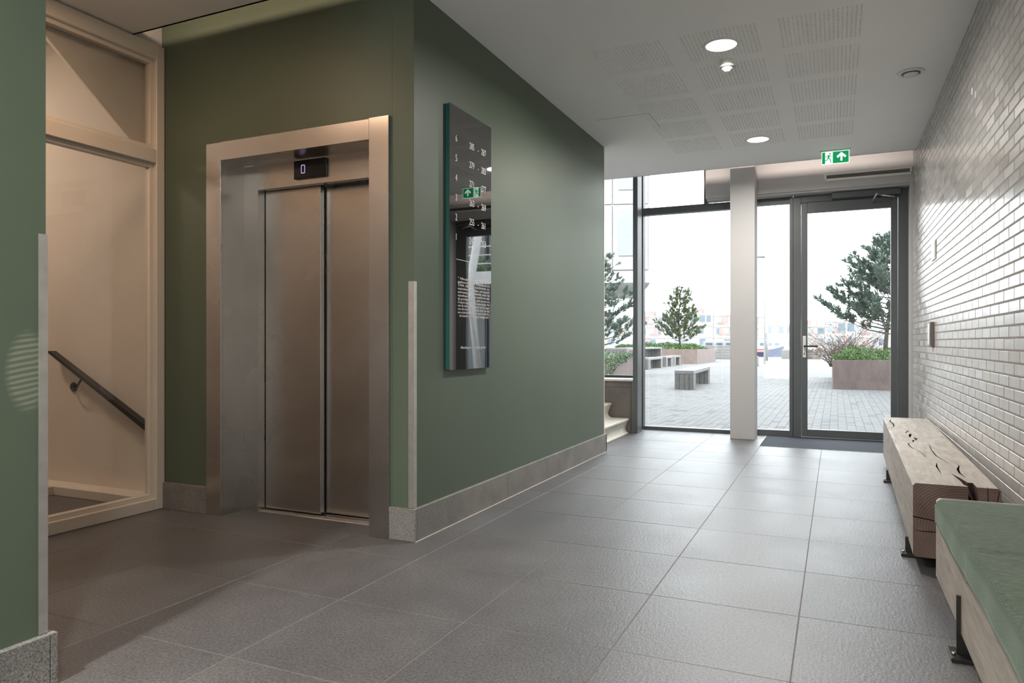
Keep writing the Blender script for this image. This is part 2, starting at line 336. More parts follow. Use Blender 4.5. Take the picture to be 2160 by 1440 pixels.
M['concrete'] = simple('pale_concrete', (0.27, 0.26, 0.245), 0.85, var=0.1)

# ------------------------------------------------------------------ mesh helpers
ORG = {}
class MB:
    def __init__(s): s.bm = bmesh.new()
    def box(s, x0, x1, y0, y1, z0, z1, bev=0.0, mi=0, seg=1):
        t = bmesh.new(); bmesh.ops.create_cube(t, size=1)
        for v in t.verts:
            v.co = Vector(((x0+x1)/2+v.co.x*(x1-x0), (y0+y1)/2+v.co.y*(y1-y0), (z0+z1)/2+v.co.z*(z1-z0)))
        if bev: bmesh.ops.bevel(t, geom=t.edges[:], offset=bev, segments=seg, affect='EDGES', profile=0.5)
        s.add(t, mi); return s
    def add(s, t, mi=0):
        vm = [s.bm.verts.new(v.co) for v in t.verts]
        t.verts.index_update()
        for f in t.faces:
            try:
                g = s.bm.faces.new([vm[v.index] for v in f.verts]); g.material_index = mi if mi else f.material_index
            except ValueError: pass
        t.free()
    def prism(s, pts, a, b, plane='XY', mi=0):
        # polygon pts in the plane, extruded along the third axis from a to b
        def P(p, h):
            return {'XY': (p[0], p[1], h), 'XZ': (p[0], h, p[1]), 'YZ': (h, p[0], p[1])}[plane]
        lo = [s.bm.verts.new(P(p, a)) for p in pts]; hi = [s.bm.verts.new(P(p, b)) for p in pts]
        n = len(pts); fs = [s.bm.faces.new(lo[::-1]), s.bm.faces.new(hi)]
        for i in range(n): fs.append(s.bm.faces.new((lo[i], lo[(i+1) % n], hi[(i+1) % n], hi[i])))
        for f in fs: f.material_index = mi
        return s
    def tube(s, pts, r, seg=10, mi=0, cap=True):
        pts = [Vector(p) for p in pts]; rs = r if isinstance(r, (list, tuple)) else [r]*len(pts)
        rings = []
        for i, p in enumerate(pts):
            d = (pts[min(i+1, len(pts)-1)]-pts[max(i-1, 0)]).normalized()
            u = d.cross(Vector((0, 0, 1)));
            if u.length < 1e-3: u = d.cross(Vector((0, 1, 0)))
            u.normalize(); w = u.cross(d)
            rings.append([s.bm.verts.new(p+(u*math.cos(k*2*math.pi/seg)+w*math.sin(k*2*math.pi/seg))*rs[i]) for k in range(seg)])
        for a, b in zip(rings, rings[1:]):
            for k in range(seg):
                f = s.bm.faces.new((a[k], a[(k+1) % seg], b[(k+1) % seg], b[k])); f.material_index = mi; f.smooth = True
        if cap:
            s.bm.faces.new(rings[0][::-1]).material_index = mi; s.bm.faces.new(rings[-1]).material_index = mi
        return s
    def lathe(s, c, prof, seg=32, mi=0, axis='Z'):
        rings = []
        for r, h in prof:
            ring = []
            for k in range(seg):
                a = 2*math.pi*k/seg; x, y = r*math.cos(a), r*math.sin(a)
                p = (c[0]+x, c[1]+y, c[2]+h) if axis == 'Z' else (c[0]+x, c[1]+h, c[2]+y)
                ring.append(s.bm.verts.new(p))
            rings.append(ring)
        for a, b in zip(rings, rings[1:]):
            for k in range(seg):
                f = s.bm.faces.new((a[k], a[(k+1) % seg], b[(k+1) % seg], b[k])); f.material_index = mi; f.smooth = True
        s.bm.faces.new(rings[0][::-1]).material_index = mi; s.bm.faces.new(rings[-1]).material_index = mi
        return s
    def build(s, name, mats, parent=None, origin=None, kind=None, local=False, smooth=False, normals=True, label=None):
        bm = s.bm
        if normals: bmesh.ops.recalc_face_normals(bm, faces=bm.faces[:])
        if parent is not None:
            if not local:
                o0 = ORG.get(parent.name, Vector((0, 0, 0)))
                bmesh.ops.translate(bm, verts=bm.verts[:], vec=-o0)
        elif not local:
            if origin is None:
                xs = [v.co.x for v in bm.verts]; ys = [v.co.y for v in bm.verts]; zs = [v.co.z for v in bm.verts]
                origin = Vector(((min(xs)+max(xs))/2, (min(ys)+max(ys))/2, min(zs)))
            origin = Vector(origin); bmesh.ops.translate(bm, verts=bm.verts[:], vec=-origin)
        me = bpy.data.meshes.new(name); bm.to_mesh(me); bm.free()
        for m in (mats if isinstance(mats, (list, tuple)) else [mats]): me.materials.append(m)
        if smooth:
            for p in me.polygons: p.use_smooth = True
        o = bpy.data.objects.new(name, me); COL.objects.link(o)
        if parent is not None:
            o.parent = parent; ORG[o.name] = ORG.get(parent.name, Vector((0, 0, 0)))
        elif not local:
            o.location = origin; ORG[o.name] = origin
        if kind: o['kind'] = kind
        if label: o['label'] = label
        return o
def thing(name, label, cat, loc=(0, 0, 0), rz=0, group=None):
    o = bpy.data.objects.new(name, None); COL.objects.link(o); o.location = loc; o.rotation_euler = (0, 0, rz)
    o.empty_display_size = 0.1
    o['label'] = label; o['category'] = cat
    if group: o['group'] = group
    ORG[o.name] = Vector(loc); return o
def tag(o, label, cat, group=None):
    o['label'] = label; o['category'] = cat
    if group: o['group'] = group
    return o
def struct(name, loc=(0, 0, 0)):
    o = bpy.data.objects.new(name, None); COL.objects.link(o); o.location = loc; o['kind'] = 'structure'; o.empty_display_size = 0.1
    ORG[o.name] = Vector(loc); return o
def inst(src, parent, loc, rot=(0, 0, 0), scale=None):
    o = src.copy(); COL.objects.link(o); o.parent = parent; o.location = loc; o.rotation_euler = rot
    if scale: o.scale = scale
    return o
def copy_tree(o, parent=None):
    c = o.copy(); COL.objects.link(c); c.parent = parent; ORG[c.name] = ORG.get(o.name, Vector((0, 0, 0)))
    for ch in list(o.children): copy_tree(ch, c)
    return c
def text_bm(s, size, align='LEFT', xs=0.82, space=1.0):
    cu = bpy.data.curves.new('text', 'FONT'); cu.body = s; cu.size = size; cu.align_x = align; cu.space_character = space; cu.resolution_u = 3
    ob = bpy.data.objects.new('text', cu); COL.objects.link(ob)
    dg = bpy.context.evaluated_depsgraph_get(); me = bpy.data.meshes.new_from_object(ob.evaluated_get(dg))
    b = bmesh.new(); b.from_mesh(me); bpy.data.meshes.remove(me); bpy.data.objects.remove(ob); bpy.data.curves.remove(cu)
    for v in b.verts: v.co.x *= xs
    return b
# text is generated first, while the scene is still small
SIGN_TEXT = []
for k, (fl, rng) in enumerate([('6', '285  -  287'), ('5', '279  -  283'), ('4', '271  -  277'), ('3', '263  -  269'), ('2', '255  -  261'), ('1', '247  -  253')]):
    z = 2.298-0.1185*k
    SIGN_TEXT.append((text_bm(fl, 0.058), 3.765, z)); a_, b_ = rng.split('  -  ')
    SIGN_TEXT.append((text_bm(a_, 0.058, xs=0.78), 3.945, z)); SIGN_TEXT.append((text_bm('-', 0.058, xs=0.78), 4.058, z)); SIGN_TEXT.append((text_bm(b_, 0.058, xs=0.78), 4.108, z))
PARA = ['" Nicolaas Cruquius is in', 'geboren op Vlieland in', '1754. Hij was landmeter en', 'waterbouwkundige, cartograaf', 'astronoom. Daarbij was hij', 'nauwkeurig en beroemd om zijn',
        'de grondige kaarten, geldt als een van', 'Cruquius leggers van de meteorologie. Het', 'van de industrie bezorgd van het begin',
        'van de industrie en was toen de tijd', 'een technisch fabriek. Cruquius heeft hier', '   als waterbouwer lange aan meegewerkt."']
for k, ln in enumerate(PARA):
    SIGN_TEXT.append((text_bm(ln, 0.0205, xs=0.0), 3.80, 1.472-0.0205*k))
    b = text_bm(ln, 0.0205, xs=1.0); w = max(v.co.x for v in b.verts)
    for v in b.verts: v.co.x *= 0.43/w
    SIGN_TEXT[-1][0].free(); SIGN_TEXT[-1] = (b, 3.795, 1.472-0.0205*k)
b = text_bm('Afbeelding van de Cruquius gemaal', 0.021, xs=1.0); w = max(v.co.x for v in b.verts)
for v in b.verts: v.co.x *= 0.34/w
SIGN_TEXT.append((b, 3.83, 1.052))

# ================================================================== ROOM SHELL
CZ = 3.04
XR = 0.745
# ---- floor: joints below, every stone tile an object of its own
fl = struct('floor')
m = MB(); m.box(-6.6, 0.95, -4.2, 9.02, -0.12, -0.0012); m.build('floor_bed', M['grout'], fl)
tx0, ty0, tp, tq, gap = -0.134, 2.459, 0.594, 0.6045, 0.0028
tiles = {}
def tile_src(w, l):
    key = (round(w, 3), round(l, 3))
    if key not in tiles:
        m = MB(); m.box(0, w, 0, l, -0.02, 0.0, 0.0012)
        o = m.build('tile', M['floor'], fl, local=True); tiles[key] = o; return o, True
    return tiles[key], False
def add_tile(x0, x1, y0, y1):
    if x1-x0 < 0.03 or y1-y0 < 0.03: return
    o, new = tile_src(x1-x0-gap, y1-y0-gap)
    if not new: o = inst(o, fl, (0, 0, 0))
    o.location = (x0+gap/2, y0+gap/2, random.uniform(-0.0006, 0.0))
MY = 7.905
vis = [(-2.265, XR, -1.2, MY), (-4.03, XR, 1.46, 3.33), (-2.33, XR, 6.93, MY), (-5.2, -4.12, 1.5, 3.30)]
for i in range(-9, 3):
    for j in range(-7, 10):
        x0, x1, y0, y1 = tx0+i*tp, tx0+(i+1)*tp, ty0+j*tq, ty0+(j+1)*tq
        if any(x0 < b-0.01 and x1 > a+0.01 and y0 < d-0.01 and y1 > c+0.01 for a, b, c, d in vis):
            add_tile(max(x0, -5.2), min(x1, XR), y0, min(y1, MY))
for i in range(-5, 0):
    for (y0, y1) in ((MY, ty0+10*tq), (ty0+10*tq, 8.88)):
        add_tile(tx0+i*tp, min(tx0+(i+1)*tp, -0.745), y0, y1)
m = MB(); m.box(-3.545, -2.38, 3.33, 3.53, -0.02, 0, 0.001); m.build('tile', M['floor'], fl)

# ---- ceiling with fifteen perforated acoustic fields
ce = struct('ceiling')
PX = [-1.512+0.5925*i for i in range(3)]; PY = [4.582+0.5925*j for j in range(5)]; PW = 0.475
xs = [-2.11]+[a for p in PX for a in (p, p+PW)]+[XR]; ys = [-4.0]+[a for p in PY for a in (p, p+PW)]+[8.28]
m = MB()
for i in range(len(xs)-1):
    if i % 2 == 0: m.box(xs[i], xs[i+1], ys[0], ys[-1], CZ, CZ+0.015)
    else:
        for j in range(0, len(ys)-1, 2): m.box(xs[i], xs[i+1], ys[j], ys[j+1], CZ, CZ+0.015)
m.box(-2.29, -2.11, -4.0, 3.14, CZ, CZ+0.015); m.box(-4.06, -2.29, 1.46, 3.14, CZ, CZ+0.015); m.box(-4.2, -2.11, 6.9, 8.28, CZ, CZ+0.015)
m.box(-2.29, XR, 8.265, 8.28, CZ, CZ+0.05); m.box(-4.06, -2.11, 3.125, 3.14, CZ, CZ+0.05)
m.build('plasterboard', M['ceiling'], ce)
m = MB(); m.box(-1.6, 0.25, 4.5, 7.5, CZ+0.05, CZ+0.06); m.build('dark_fleece', M['grille'], ce)
bmp = bmesh.new(); n = 19; c = PW/n
for i in range(n):
    for j in range(n):
        cx, cy = (i+0.5)*c, (j+0.5)*c; r = 0.0062; k8 = []
        sq = [(-1, -1), (0, -1), (1, -1), (1, 0), (1, 1), (0, 1), (-1, 1), (-1, 0)]
        out = [bmp.verts.new((cx+a*c/2, cy+b2*c/2, 0)) for a, b2 in sq]
        inn = [bmp.verts.new((cx+r*a/max(1, math.hypot(a, b2)), cy+r*b2/max(1, math.hypot(a, b2)), 0)) for a, b2 in sq]
        up = [bmp.verts.new((v.co.x, v.co.y, 0.0125)) for v in inn]
        for k in range(8):
            q = (k+1) % 8
            bmp.faces.new((out[q], out[k], inn[k], inn[q])); bmp.faces.new((inn[q], inn[k], up[k], up[q]))
bmesh.ops.remove_doubles(bmp, verts=bmp.verts[:], dist=0.0003)
m = MB(); m.bm.free(); m.bm = bmp; panel0 = m.build('perforated_panel', M['ceiling'], ce, local=True, normals=False)
first = True
for px in PX:
    for py in PY:
        o = panel0 if first else inst(panel0, ce, (0, 0, 0)); first = False
        o.location = (px, py, CZ)
# faint hatch seam left of the panels
m = MB(); m.box(-1.92, -1.45, 6.02, 6.024, CZ-0.0008, CZ); m.box(-1.454, -1.45, 6.02, 6.46, CZ-0.0008, CZ); m.build('hatch_seam', M['grille'], ce)

# ---- right wall: glazed bricks; the 300 that show largest are single objects, the rest one joined part
wr = struct('wall_right')
m = MB(); m.box(XR+0.0013, XR+0.25, -4.2, 8.97, 0, 3.62); m.build('mortar_bed', M['mortar'], wr)
def brick_bm(L, H=0.0495, D=0.012, ch=0.0014):
    t = bmesh.new()
    a = [t.verts.new((0, y, z)) for y, z in ((ch, ch), (L-ch, ch), (L-ch, H-ch), (ch, H-ch))]
    b2 = [t.verts.new((ch, y, z)) for y, z in ((0, 0), (L, 0), (L, H), (0, H))]
    d = [t.verts.new((D, y, z)) for y, z in ((0, 0), (L, 0), (L, H), (0, H))]
    t.faces.new(a[::-1])
    for k in range(4):
        q = (k+1) % 4
        t.faces.new((b2[k], a[k], a[q], b2[q])); t.faces.new((d[k], b2[k], b2[q], d[q]))
    return t
CH, CL, JT = 0.0585, 0.2235, 0.0115
bricks = []
for r_ in range(52):
    z = 0.004+r_*CH
    off = (0.5 if r_ % 2 else 0.0)*CL
    y = -4.1+off-CL; first = True
    while y < 8.66:
        y0 = max(y, -4.1); y1 = min(y+CL-JT, 8.66)
        if y1-y0 > 0.02 and z+0.05 < CZ+0.03: bricks.append((y0, y1-y0, z))
        y += CL
def brick_px(b_):
    y, L, z = b_
    if y < 3.35 or z < 0.35: return 0
    def uv(yy, zz):
        zc = yy*math.cos(0.4255)-XR*math.sin(0.4255); xc = XR*math.cos(0.4255)+yy*math.sin(0.4255)
        return 1080+1508*xc/zc, 722-1508*(zz-1.09)/zc
    u0, v0 = uv(y+L, z+0.025); u1, v1 = uv(y, z+0.025)
    if u1 < 0 or u0 > 2160 or v0 < 0 or v0 > 1440: return 0
    d = (y*y+XR*XR)**0.5
    return (min(u1, 2160)-u0)*1508*0.05/(y*0.91-0.31)
order = sorted(range(len(bricks)), key=lambda k: -brick_px(bricks[k])); single = set(order[:300])
full = None; m = MB()
for k, (y, L, z) in enumerate(bricks):
    dx = random.uniform(-0.0003, 0.0005); rz = random.uniform(-0.0012, 0.0012); ry = random.uniform(-0.003, 0.003)
    if k in single:
        fullL = abs(L-(CL-JT)) < 0.002
        if full is None or not fullL:
            q = MB(); q.bm.free(); q.bm = brick_bm(L); o = q.build('brick', M['brick'], wr, local=True, normals=False)
            if fullL: full = o
        else: o = inst(full, wr, (0, 0, 0))
        o.location = (XR+dx, y, z); o.rotation_euler = (0, ry, rz)
    else:
        t = brick_bm(L); mt = Matrix.Translation((XR+dx, y, z)) @ Matrix.Rotation(rz, 4, 'Z') @ Matrix.Rotation(ry, 4, 'Y')
        bmesh.ops.transform(t, matrix=mt, verts=t.verts[:]); m.add(t)
m.build('bricks', M['brick'], wr, kind='stuff', normals=False)

# ---- green lift core, lobby walls
wc = struct('wall_left')                       # corridor side of the core
m = MB(); m.box(-2.25, -2.11, 3.35, 6.88, 0, 3.6, 0.001); m.build('green_panel', M['green'], wc)
m = MB(); m.box(-4.2, -2.25, 6.74, 6.88, 0, 3.6); m.build('core_back', M['white'], wc)
m = MB(); m.box(-2.118, -2.108, 6.878, 6.892, 0, CZ, 0.001); m.build('corner_bead', M['white_frame'], wc)
wb = struct('wall_back')                       # lift wall
m = MB(); m.box(-4.06, -3.60, 3.35, 3.47, 0, 3.6); m.box(-3.60, -2.30, 3.35, 3.47, 2.33, 3.6); m.box(-2.30, -2.25, 3.35, 3.47, 0, 3.6)
m.build('green_panel', M['green'], wb)
wn = struct('wall_front')                      # near green wall end on the left
m = MB(); m.box(-2.45, -2.29, -4.0, 1.46, 0, 3.6, 0.001); m.build('green_panel', M['green_scuffed'], wn)
m = MB(); m.box(-6.6, -2.45, 1.30, 1.44, 0, 5.2); m.build('lobby_wall', M['white'], wn)
# skirtings of granite slabs
def skirting(name, segs):
    s = struct(name)
    for (x0, x1, y0, y1, h) in segs:
        q = MB(); q.box(x0, x1, y0, y1, 0, h, 0.0015); q.build('granite_slab', M['granite'], s)
    return s
skirting('baseboard_left', [(-2.11, -2.088, 3.352+1.186*i, min(6.905, 3.352+1.186*(i+1)-0.002), 0.179) for i in range(3)]+[(-2.25, -2.088, 6.88, 6.905, 0.178)])
skirting('baseboard_back', [(-2.26, -2.088, 3.33, 3.35, 0.179), (-4.03, -3.735, 3.33, 3.35, 0.172), (-3.733, -3.642, 3.33, 3.35, 0.172)])
skirting('baseboard_front', [(-2.29, -2.266, -0.74+1.1*i, -0.74+1.1*(i+1)-0.002, 0.166) for i in range(2)]+[(-2.29, -2.266, -4, -0.742, 0.166), (-2.45, -2.266, 1.4605, 1.483, 0.166)])
m = MB(); m.box(-2.088, -2.083, 3.33, 6.905, 0.0, 0.003); tr = m.build('trim_1', M['white_frame'], kind='structure')

# ---- end wall behind the camera, with its own glazing
we = struct('wall_end')
m = MB(); m.box(-2.29, -2.2, -4.2, -4.0, 0, 3.6); m.box(-0.8, 0.95, -4.2, -4.0, 0, 3.6); m.box(-2.2, -0.8, -4.2, -4.0, 3.0, 3.6); m.build('wall_panel', M['white'], we)
w4 = struct('window_4'); m = MB()
for a in ((-2.2, -2.15, -4.13, -4.07, 0, 3.0), (-0.85, -0.8, -4.13, -4.07, 0, 3.0), (-2.15, -0.85, -4.13, -4.07, 0, 0.05), (-2.15, -0.85, -4.13, -4.07, 2.95, 3.0)): m.box(*a, 0.002)
m.build('window_frame', M['frame'], w4); m = MB(); m.box(-2.15, -0.85, -4.105, -4.095, 0.05, 2.95); m.build('pane', M['glass'], w4)
# ---- roof slabs and outer walls closing the building
m = MB(); m.box(-4.2, 1.0, -4.3, 8.97, 3.6, 3.75); m.build('trim_2', M['white'], kind='structure')
m = MB(); m.box(-4.34, -4.2, 6.74, 8.97, 0, 3.6); m.build('wall_stair', M['white'], kind='structure')

# ---- glazed partition to the stairwell
pt = thing('glazed_partition', 'cream painted timber partition with two glass panes left of the lift wall', 'partition', (-4.06, 2.4, 0))
def bar(name, *a, mat=M['white_frame']): q = MB(); q.box(*a); return q.build(name, mat, pt)
bar('stile', -4.14, -4.03, 3.285, 3.348, 0, CZ-0.012, 0.004)
bar('stile', -4.14, -4.03, 1.46, 1.53, 0, CZ-0.012, 0.004)
bar('bottom_rail', -4.14, -4.03, 1.53, 3.285, 0, 0.075, 0.004)
bar('transom', -4.14, -4.03, 1.53, 3.285, 2.255, 2.345, 0.004)
bar('top_rail', -4.14, -4.03, 1.53, 3.285, 2.93, CZ-0.012, 0.004)
for (z0, z1) in ((0.075, 2.255), (2.345, 2.93)):
    q = MB(); e = 0.028
    for a in ((-4.105, -4.058, 1.53, 3.285, z0, z0+e), (-4.105, -4.058, 1.53, 3.285, z1-e, z1), (-4.105, -4.058, 3.285-e, 3.285, z0+e, z1-e), (-4.105, -4.058, 1.53, 1.53+e, z0+e, z1-e)): q.box(*a, 0.002)
    q.build('glazing_bead', M['white_frame'], pt)
    q = MB(); q.box(-4.086, -4.078, 1.54, 3.275, z0+0.01, z1-0.01); q.build('pane', M['glass_in'], pt)
m = MB(); m.box(-4.2, -4.06, 1.44, 3.35, CZ-0.01, 5.2); m.build('wall_partition_head', M['white'], kind='structure')
# ---- stairwell behind it
ws = struct('wall_stairwell')
m = MB(); m.box(-6.6, -4.06, 3.45, 3.55, 0, 5.2); m.build('wall_panel', M['stair_white'], ws)
m = MB(); m.box(-6.75, -6.6, 1.3, 3.55, 0, 5.2); m.build('wall_panel', M['stair_white'], ws)
m = MB(); m.box(-6.75, -4.06, 1.3, 3.55, 5.2, 5.3); m.build('wall_cap', M['stair_white'], ws)
m = MB(); m.box(-6.6, -4.16, 3.30, 3.45, 0.0, 0.063, 0.003); m.build('trim_3', M['stair_white'], kind='structure')
m = MB(); m.box(-5.13, -5.10, 1.44, 3.30, 0.0, 0.06); m.build('trim_4', M['stair_white'], kind='structure')
m = MB(); vv = [m.bm.verts.new(p) for p in ((-5.44, 3.449, 3.387), (-4.145, 3.449, 2.17), (-4.145, 1.45, 3.87), (-5.44, 1.45, 5.087), (-5.44, 3.449, 5.19), (-4.145, 3.449, 5.19), (-4.145, 1.45, 5.19), (-5.44, 1.45, 5.19))]
for f in ((0, 1, 2, 3), (4, 5, 6, 7), (0, 1, 5, 4), (1, 2, 6, 5), (2, 3, 7, 6), (3, 0, 4, 7)): m.bm.faces.new([vv[i] for i in f])
m.box(-6.6, -5.44, 1.44, 3.449, 3.387, 3.6); m.build('trim_5', M['stair_white'], kind='structure')
hr = thing('handrail', 'black sloping handrail on the wall behind the glass partition', 'handrail', (-4.8, 3.45, 0.5))
m = MB(); d = Vector((1.12, 0, -0.548)).normalized(); nn = Vector((-d.z, 0, d.x))
a = Vector((-5.27, 3.38, 1.032)); b_ = a+d*1.23
q = [a+Vector((0.04, 0, 0)), b_, b_-nn*0.0, a]
m.prism([(-5.27, 1.028), (-5.225, 1.028), (-4.17, 0.508), (-4.17, 0.468)], 3.355, 3.405, 'XZ'); m.build('rail', M['black'], hr)
br = MB(); br.lathe((-5.09, 3.45, 0.764), [(0.034, 0), (0.034, -0.008), (0.024, -0.014)], 24, axis='Y'); bo = br.build('rosette', M['black'], hr)
br = MB(); br.tube([(-5.08, 3.44, 0.762), (-5.04, 3.40, 0.745), (-4.98, 3.385, 0.755), (-4.90, 3.38, 0.835)], 0.007, 8); br.build('bracket_arm', M['black'], bo)
area('landing_lamp_light', (-5.9, 2.3, 3.33), (0, 0, 0), 0.4, 0.4, 17, (1.0, 0.76, 0.58), 'DISK')
l3 = thing('ceiling_lamp', 'round lamp under the stair landing, out of sight', 'lamp', (-5.9, 2.3, 3.34))
m = MB(); m.lathe((-5.9, 2.3, 3.34), [(0.19, 0), (0.20, 0.045)], 24); m.build('diffuser', M['lamp'], l3)
# ---- corner guards
def guard(x, y, z0, z1, label):
    q = MB(); q.box(x-0.028, x+0.004, y, y+0.003, z0, z1) if False else None
    return q
q = MB(); q.box(-2.142, -2.106, 3.3455, 3.3495, 0.181, 1.426); q.box(-2.110, -2.106, 3.3495, 3.375, 0.181, 1.426)
tag(q.build('corner_guard', M['alu']), 'thin aluminium corner strip on the green wall corner right of the lift', 'corner guard')
q = MB(); q.box(-2.2895, -2.286, 1.436, 1.464, 0.168, 1.433); q.box(-2.325, -2.2895, 1.4605, 1.464, 0.168, 1.433)
tag(q.build('corner_guard', M['alu']), 'aluminium corner strip on the near green wall end at far left', 'corner guard')

# ================================================================== LIFT
lf = thing('elevator', 'brushed steel lift entrance with two closed sliding doors in green wall', 'elevator', (-2.95, 3.35, 0))
def lp(name, mat, *boxes, bev=0.0008, parent=lf):
    q = MB()
    for a in boxes: q.box(*a, bev)
    return q.build(name, mat, parent)
lp('frame_post', M['steel'], (-3.639, -3.517, 3.33, 3.349, 0, 2.345))
lp('frame_post', M['steel'], (-2.393, -2.262, 3.33, 3.349, 0, 2.352))
lp('frame_header', M['steel'], (-3.516, -2.394, 3.33, 3.349, 2.232, 2.347))
lp('side_reveal', M['steel'], (-3.522, -3.517, 3.3495, 3.5255, 0, 2.236), bev=0)
lp('side_reveal', M['steel'], (-2.393, -2.388, 3.35, 3.525, 0, 2.236))
lp('top_reveal', M['steel'], (-3.517, -2.393, 3.35, 3.525, 2.232, 2.237))
lp('jamb', M['steel'], (-3.521, -3.397, 3.5255, 3.66, 0, 2.232), bev=0)
lp('jamb', M['steel'], (-2.513, -2.393, 3.525, 3.66, 0, 2.232))
lp('inner_header', M['steel'], (-3.397, -2.513, 3.525, 3.575, 2.072, 2.232))
lp('backing', M['black'], (-3.6, -2.3, 3.69, 3.72, 0, 2.3))
lp('door_panel', M['steel'], (-3.392, -2.945, 3.588, 3.625, 0.012, 2.085), bev=0.0015)
lp('door_panel', M['steel'], (-2.99, -2.50, 3.638, 3.675, 0.012, 2.085), bev=0.0015)
sl = lp('sill', M['alu'], (-3.397, -2.513, 3.53, 3.69, -0.002, 0.003))
lp('sill_groove', M['black'], (-3.39, -2.52, 3.60, 3.612, 0.0025, 0.0034), (-3.39, -2.52, 3.65, 3.662, 0.0025, 0.0034), bev=0, parent=sl)
ds = lp('display', M['black_gloss'], (-3.088, -2.838, 3.505, 3.5245, 2.108, 2.222), bev=0.004)
q = MB(); cx_, cz_, w_, h_, t_ = -3.012, 2.165, 0.0155, 0.0265, 0.0045
def rr(w, h, c):
    pts = []
    for (sx, sz, a0) in ((1, 1, 0), (-1, 1, 90), (-1, -1, 180), (1, -1, 270)):
        for k in range(4):
            a = R(a0+k*30); pts.append((cx_+sx*(w-c)+c*math.cos(a), cz_+sz*(h-c)+c*math.sin(a)))
    return pts
o_, i_ = rr(w_, h_, 0.006), rr(w_-t_, h_-t_, 0.003)
vo = [q.bm.verts.new((x, 3.5042, z)) for x, z in o_]; vi = [q.bm.verts.new((x, 3.5042, z)) for x, z in i_]
for k in range(16): q.bm.faces.new((vo[k], vo[(k+1) % 16], vi[(k+1) % 16], vi[k]))
q.build('digit', M['digit'], ds)

# ================================================================== DIRECTORY SIGN
sg = thing('directory_sign', 'tall black mirror glass sign with white floor and flat numbers', 'sign', (-2.108, 3.97, 0.925))
q = MB(); q.box(-2.1075, -2.081, 3.698, 4.251, 0.929, 2.506); q.build('glass_body', M['glass_edge'], sg)
q = MB(); q.box(-2.0815, -2.0795, 3.6945, 4.2545, 0.925, 2.510, 0.0006); q.build('mirror_face', M['mirror'], sg)
q2 = MB()
for k, (tb, y, z) in enumerate(SIGN_TEXT):
    for v in tb.verts: v.co = Vector((-2.0788, y+v.co.x, z+v.co.y))
    if k < 24: q = MB(); q.add(tb); q.build('number', M['letter'], sg, normals=False)
    else: q2.add(tb)
q2.build('small_print', M['letter'], sg, normals=False, kind='stuff')
q = MB(); q.box(-2.0792, -2.0787, 3.775, 3.95, 1.590, 1.5925); q.build('printed_line', M['letter'], sg)

# ================================================================== CEILING FITTINGS
def downlight(x, y, label, power=34):
    t = thing('ceiling_lamp', label, 'lamp', (x, y, CZ-0.004), group=None)
    q = MB(); seg = 40; prof = [(0.098, -0.002), (0.099, -0.005), (0.116, -0.004), (0.118, 0.0)]
    rings = [[q.bm.verts.new((x+r*math.cos(2*math.pi*k/seg), y+r*math.sin(2*math.pi*k/seg), CZ+h)) for k in range(seg)] for r, h in prof]
    for a, b2 in zip(rings, rings[1:]):
        for k in range(seg): q.bm.faces.new((a[k], a[(k+1) % seg], b2[(k+1) % seg], b2[k])).smooth = True
    q.build('trim_ring', M['plastic'], t)
    q = MB(); q.lathe((x, y, CZ-0.0015), [(0.0985, 0), (0.0985, 0.001)], 40); q.build('diffuser', M['lamp'], t)
    area('lamp_light', (x, y, CZ-0.008), (0, 0, 0), 0.19, 0.19, power, (1.0, 0.95, 0.89), 'DISK', spread=166)
downlight(-0.686, 4.838, 'round lit downlight nearest the camera beside the smoke detector')
downlight(-0.683, 7.234, 'round lit downlight near the entrance door end of the ceiling')
LP = area('added_lobby_light', (-3.25, 2.1, CZ-0.02), (0, 0, 0), 0.6, 0.6, 11, (1.0, 0.66, 0.43))  # added warm light with no visible source, lifts the dim lobby
LT = thing('ceiling_lamp', 'added square ceiling lamp, unseen, warming the lobby', 'lamp', (-3.25, 2.1, CZ-0.015))
q = MB(); q.box(-3.55, -2.95, 1.8, 2.4, CZ-0.015, CZ, 0.002); q.build('diffuser', M['plastic'], LT)
downlight(-1.95, -0.45, 'added round downlight, unseen, close to the left wall behind the camera', 85)  # added lamp: brightens the foreground floor, leaves the lobby side in shadow
downlight(-0.686, 0.04, 'round lit downlight behind the camera, out of view')
sm = thing('smoke_detector', 'white smoke detector with clear collar hanging below perforated ceiling', 'detector', (-0.685, 5.12, CZ-0.085))
q = MB(); q.lathe((-0.685, 5.12, CZ), [(0.044, 0), (0.046, -0.008), (0.046, -0.034), (0.040, -0.038)], 28); q.build('base', M['plastic'], sm)
q = MB(); q.lathe((-0.685, 5.12, CZ), [(0.028, -0.038), (0.052, -0.040), (0.053, -0.047), (0.034, -0.050)], 28); q.build('clear_collar', M['clear_plastic'], sm)
q = MB(); q.lathe((-0.685, 5.12, CZ), [(0.033, -0.049), (0.035, -0.062), (0.024, -0.068), (0.020, -0.078), (0.008, -0.080)], 24); q.build('sensor_head', M['plastic'], sm)
q = MB()
for k in range(12):
    a = k*math.pi/6; q.box(-0.685+0.036*math.cos(a)-0.002, -0.685+0.036*math.cos(a)+0.002, 5.12+0.036*math.sin(a)-0.002, 5.12+0.036*math.sin(a)+0.002, CZ-0.064, CZ-0.050)
q.build('vent_rib', M['grille'], sm)
va = thing('air_valve', 'round white air valve in the ceiling near the brick wall', 'vent', (0.494, 5.888, CZ-0.02))
q = MB(); q.lathe((0.494, 5.888, CZ), [(0.080, 0.0), (0.090, -0.003), (0.084, -0.013), (0.066, -0.012), (0.060, -0.002)], 36); q.build('ring', M['plastic'], va)
q = MB(); q.lathe((0.494, 5.888, CZ), [(0.045, -0.010), (0.050, -0.016), (0.044, -0.022), (0.01, -0.024)], 30); q.build('disc', M['plastic'], va)
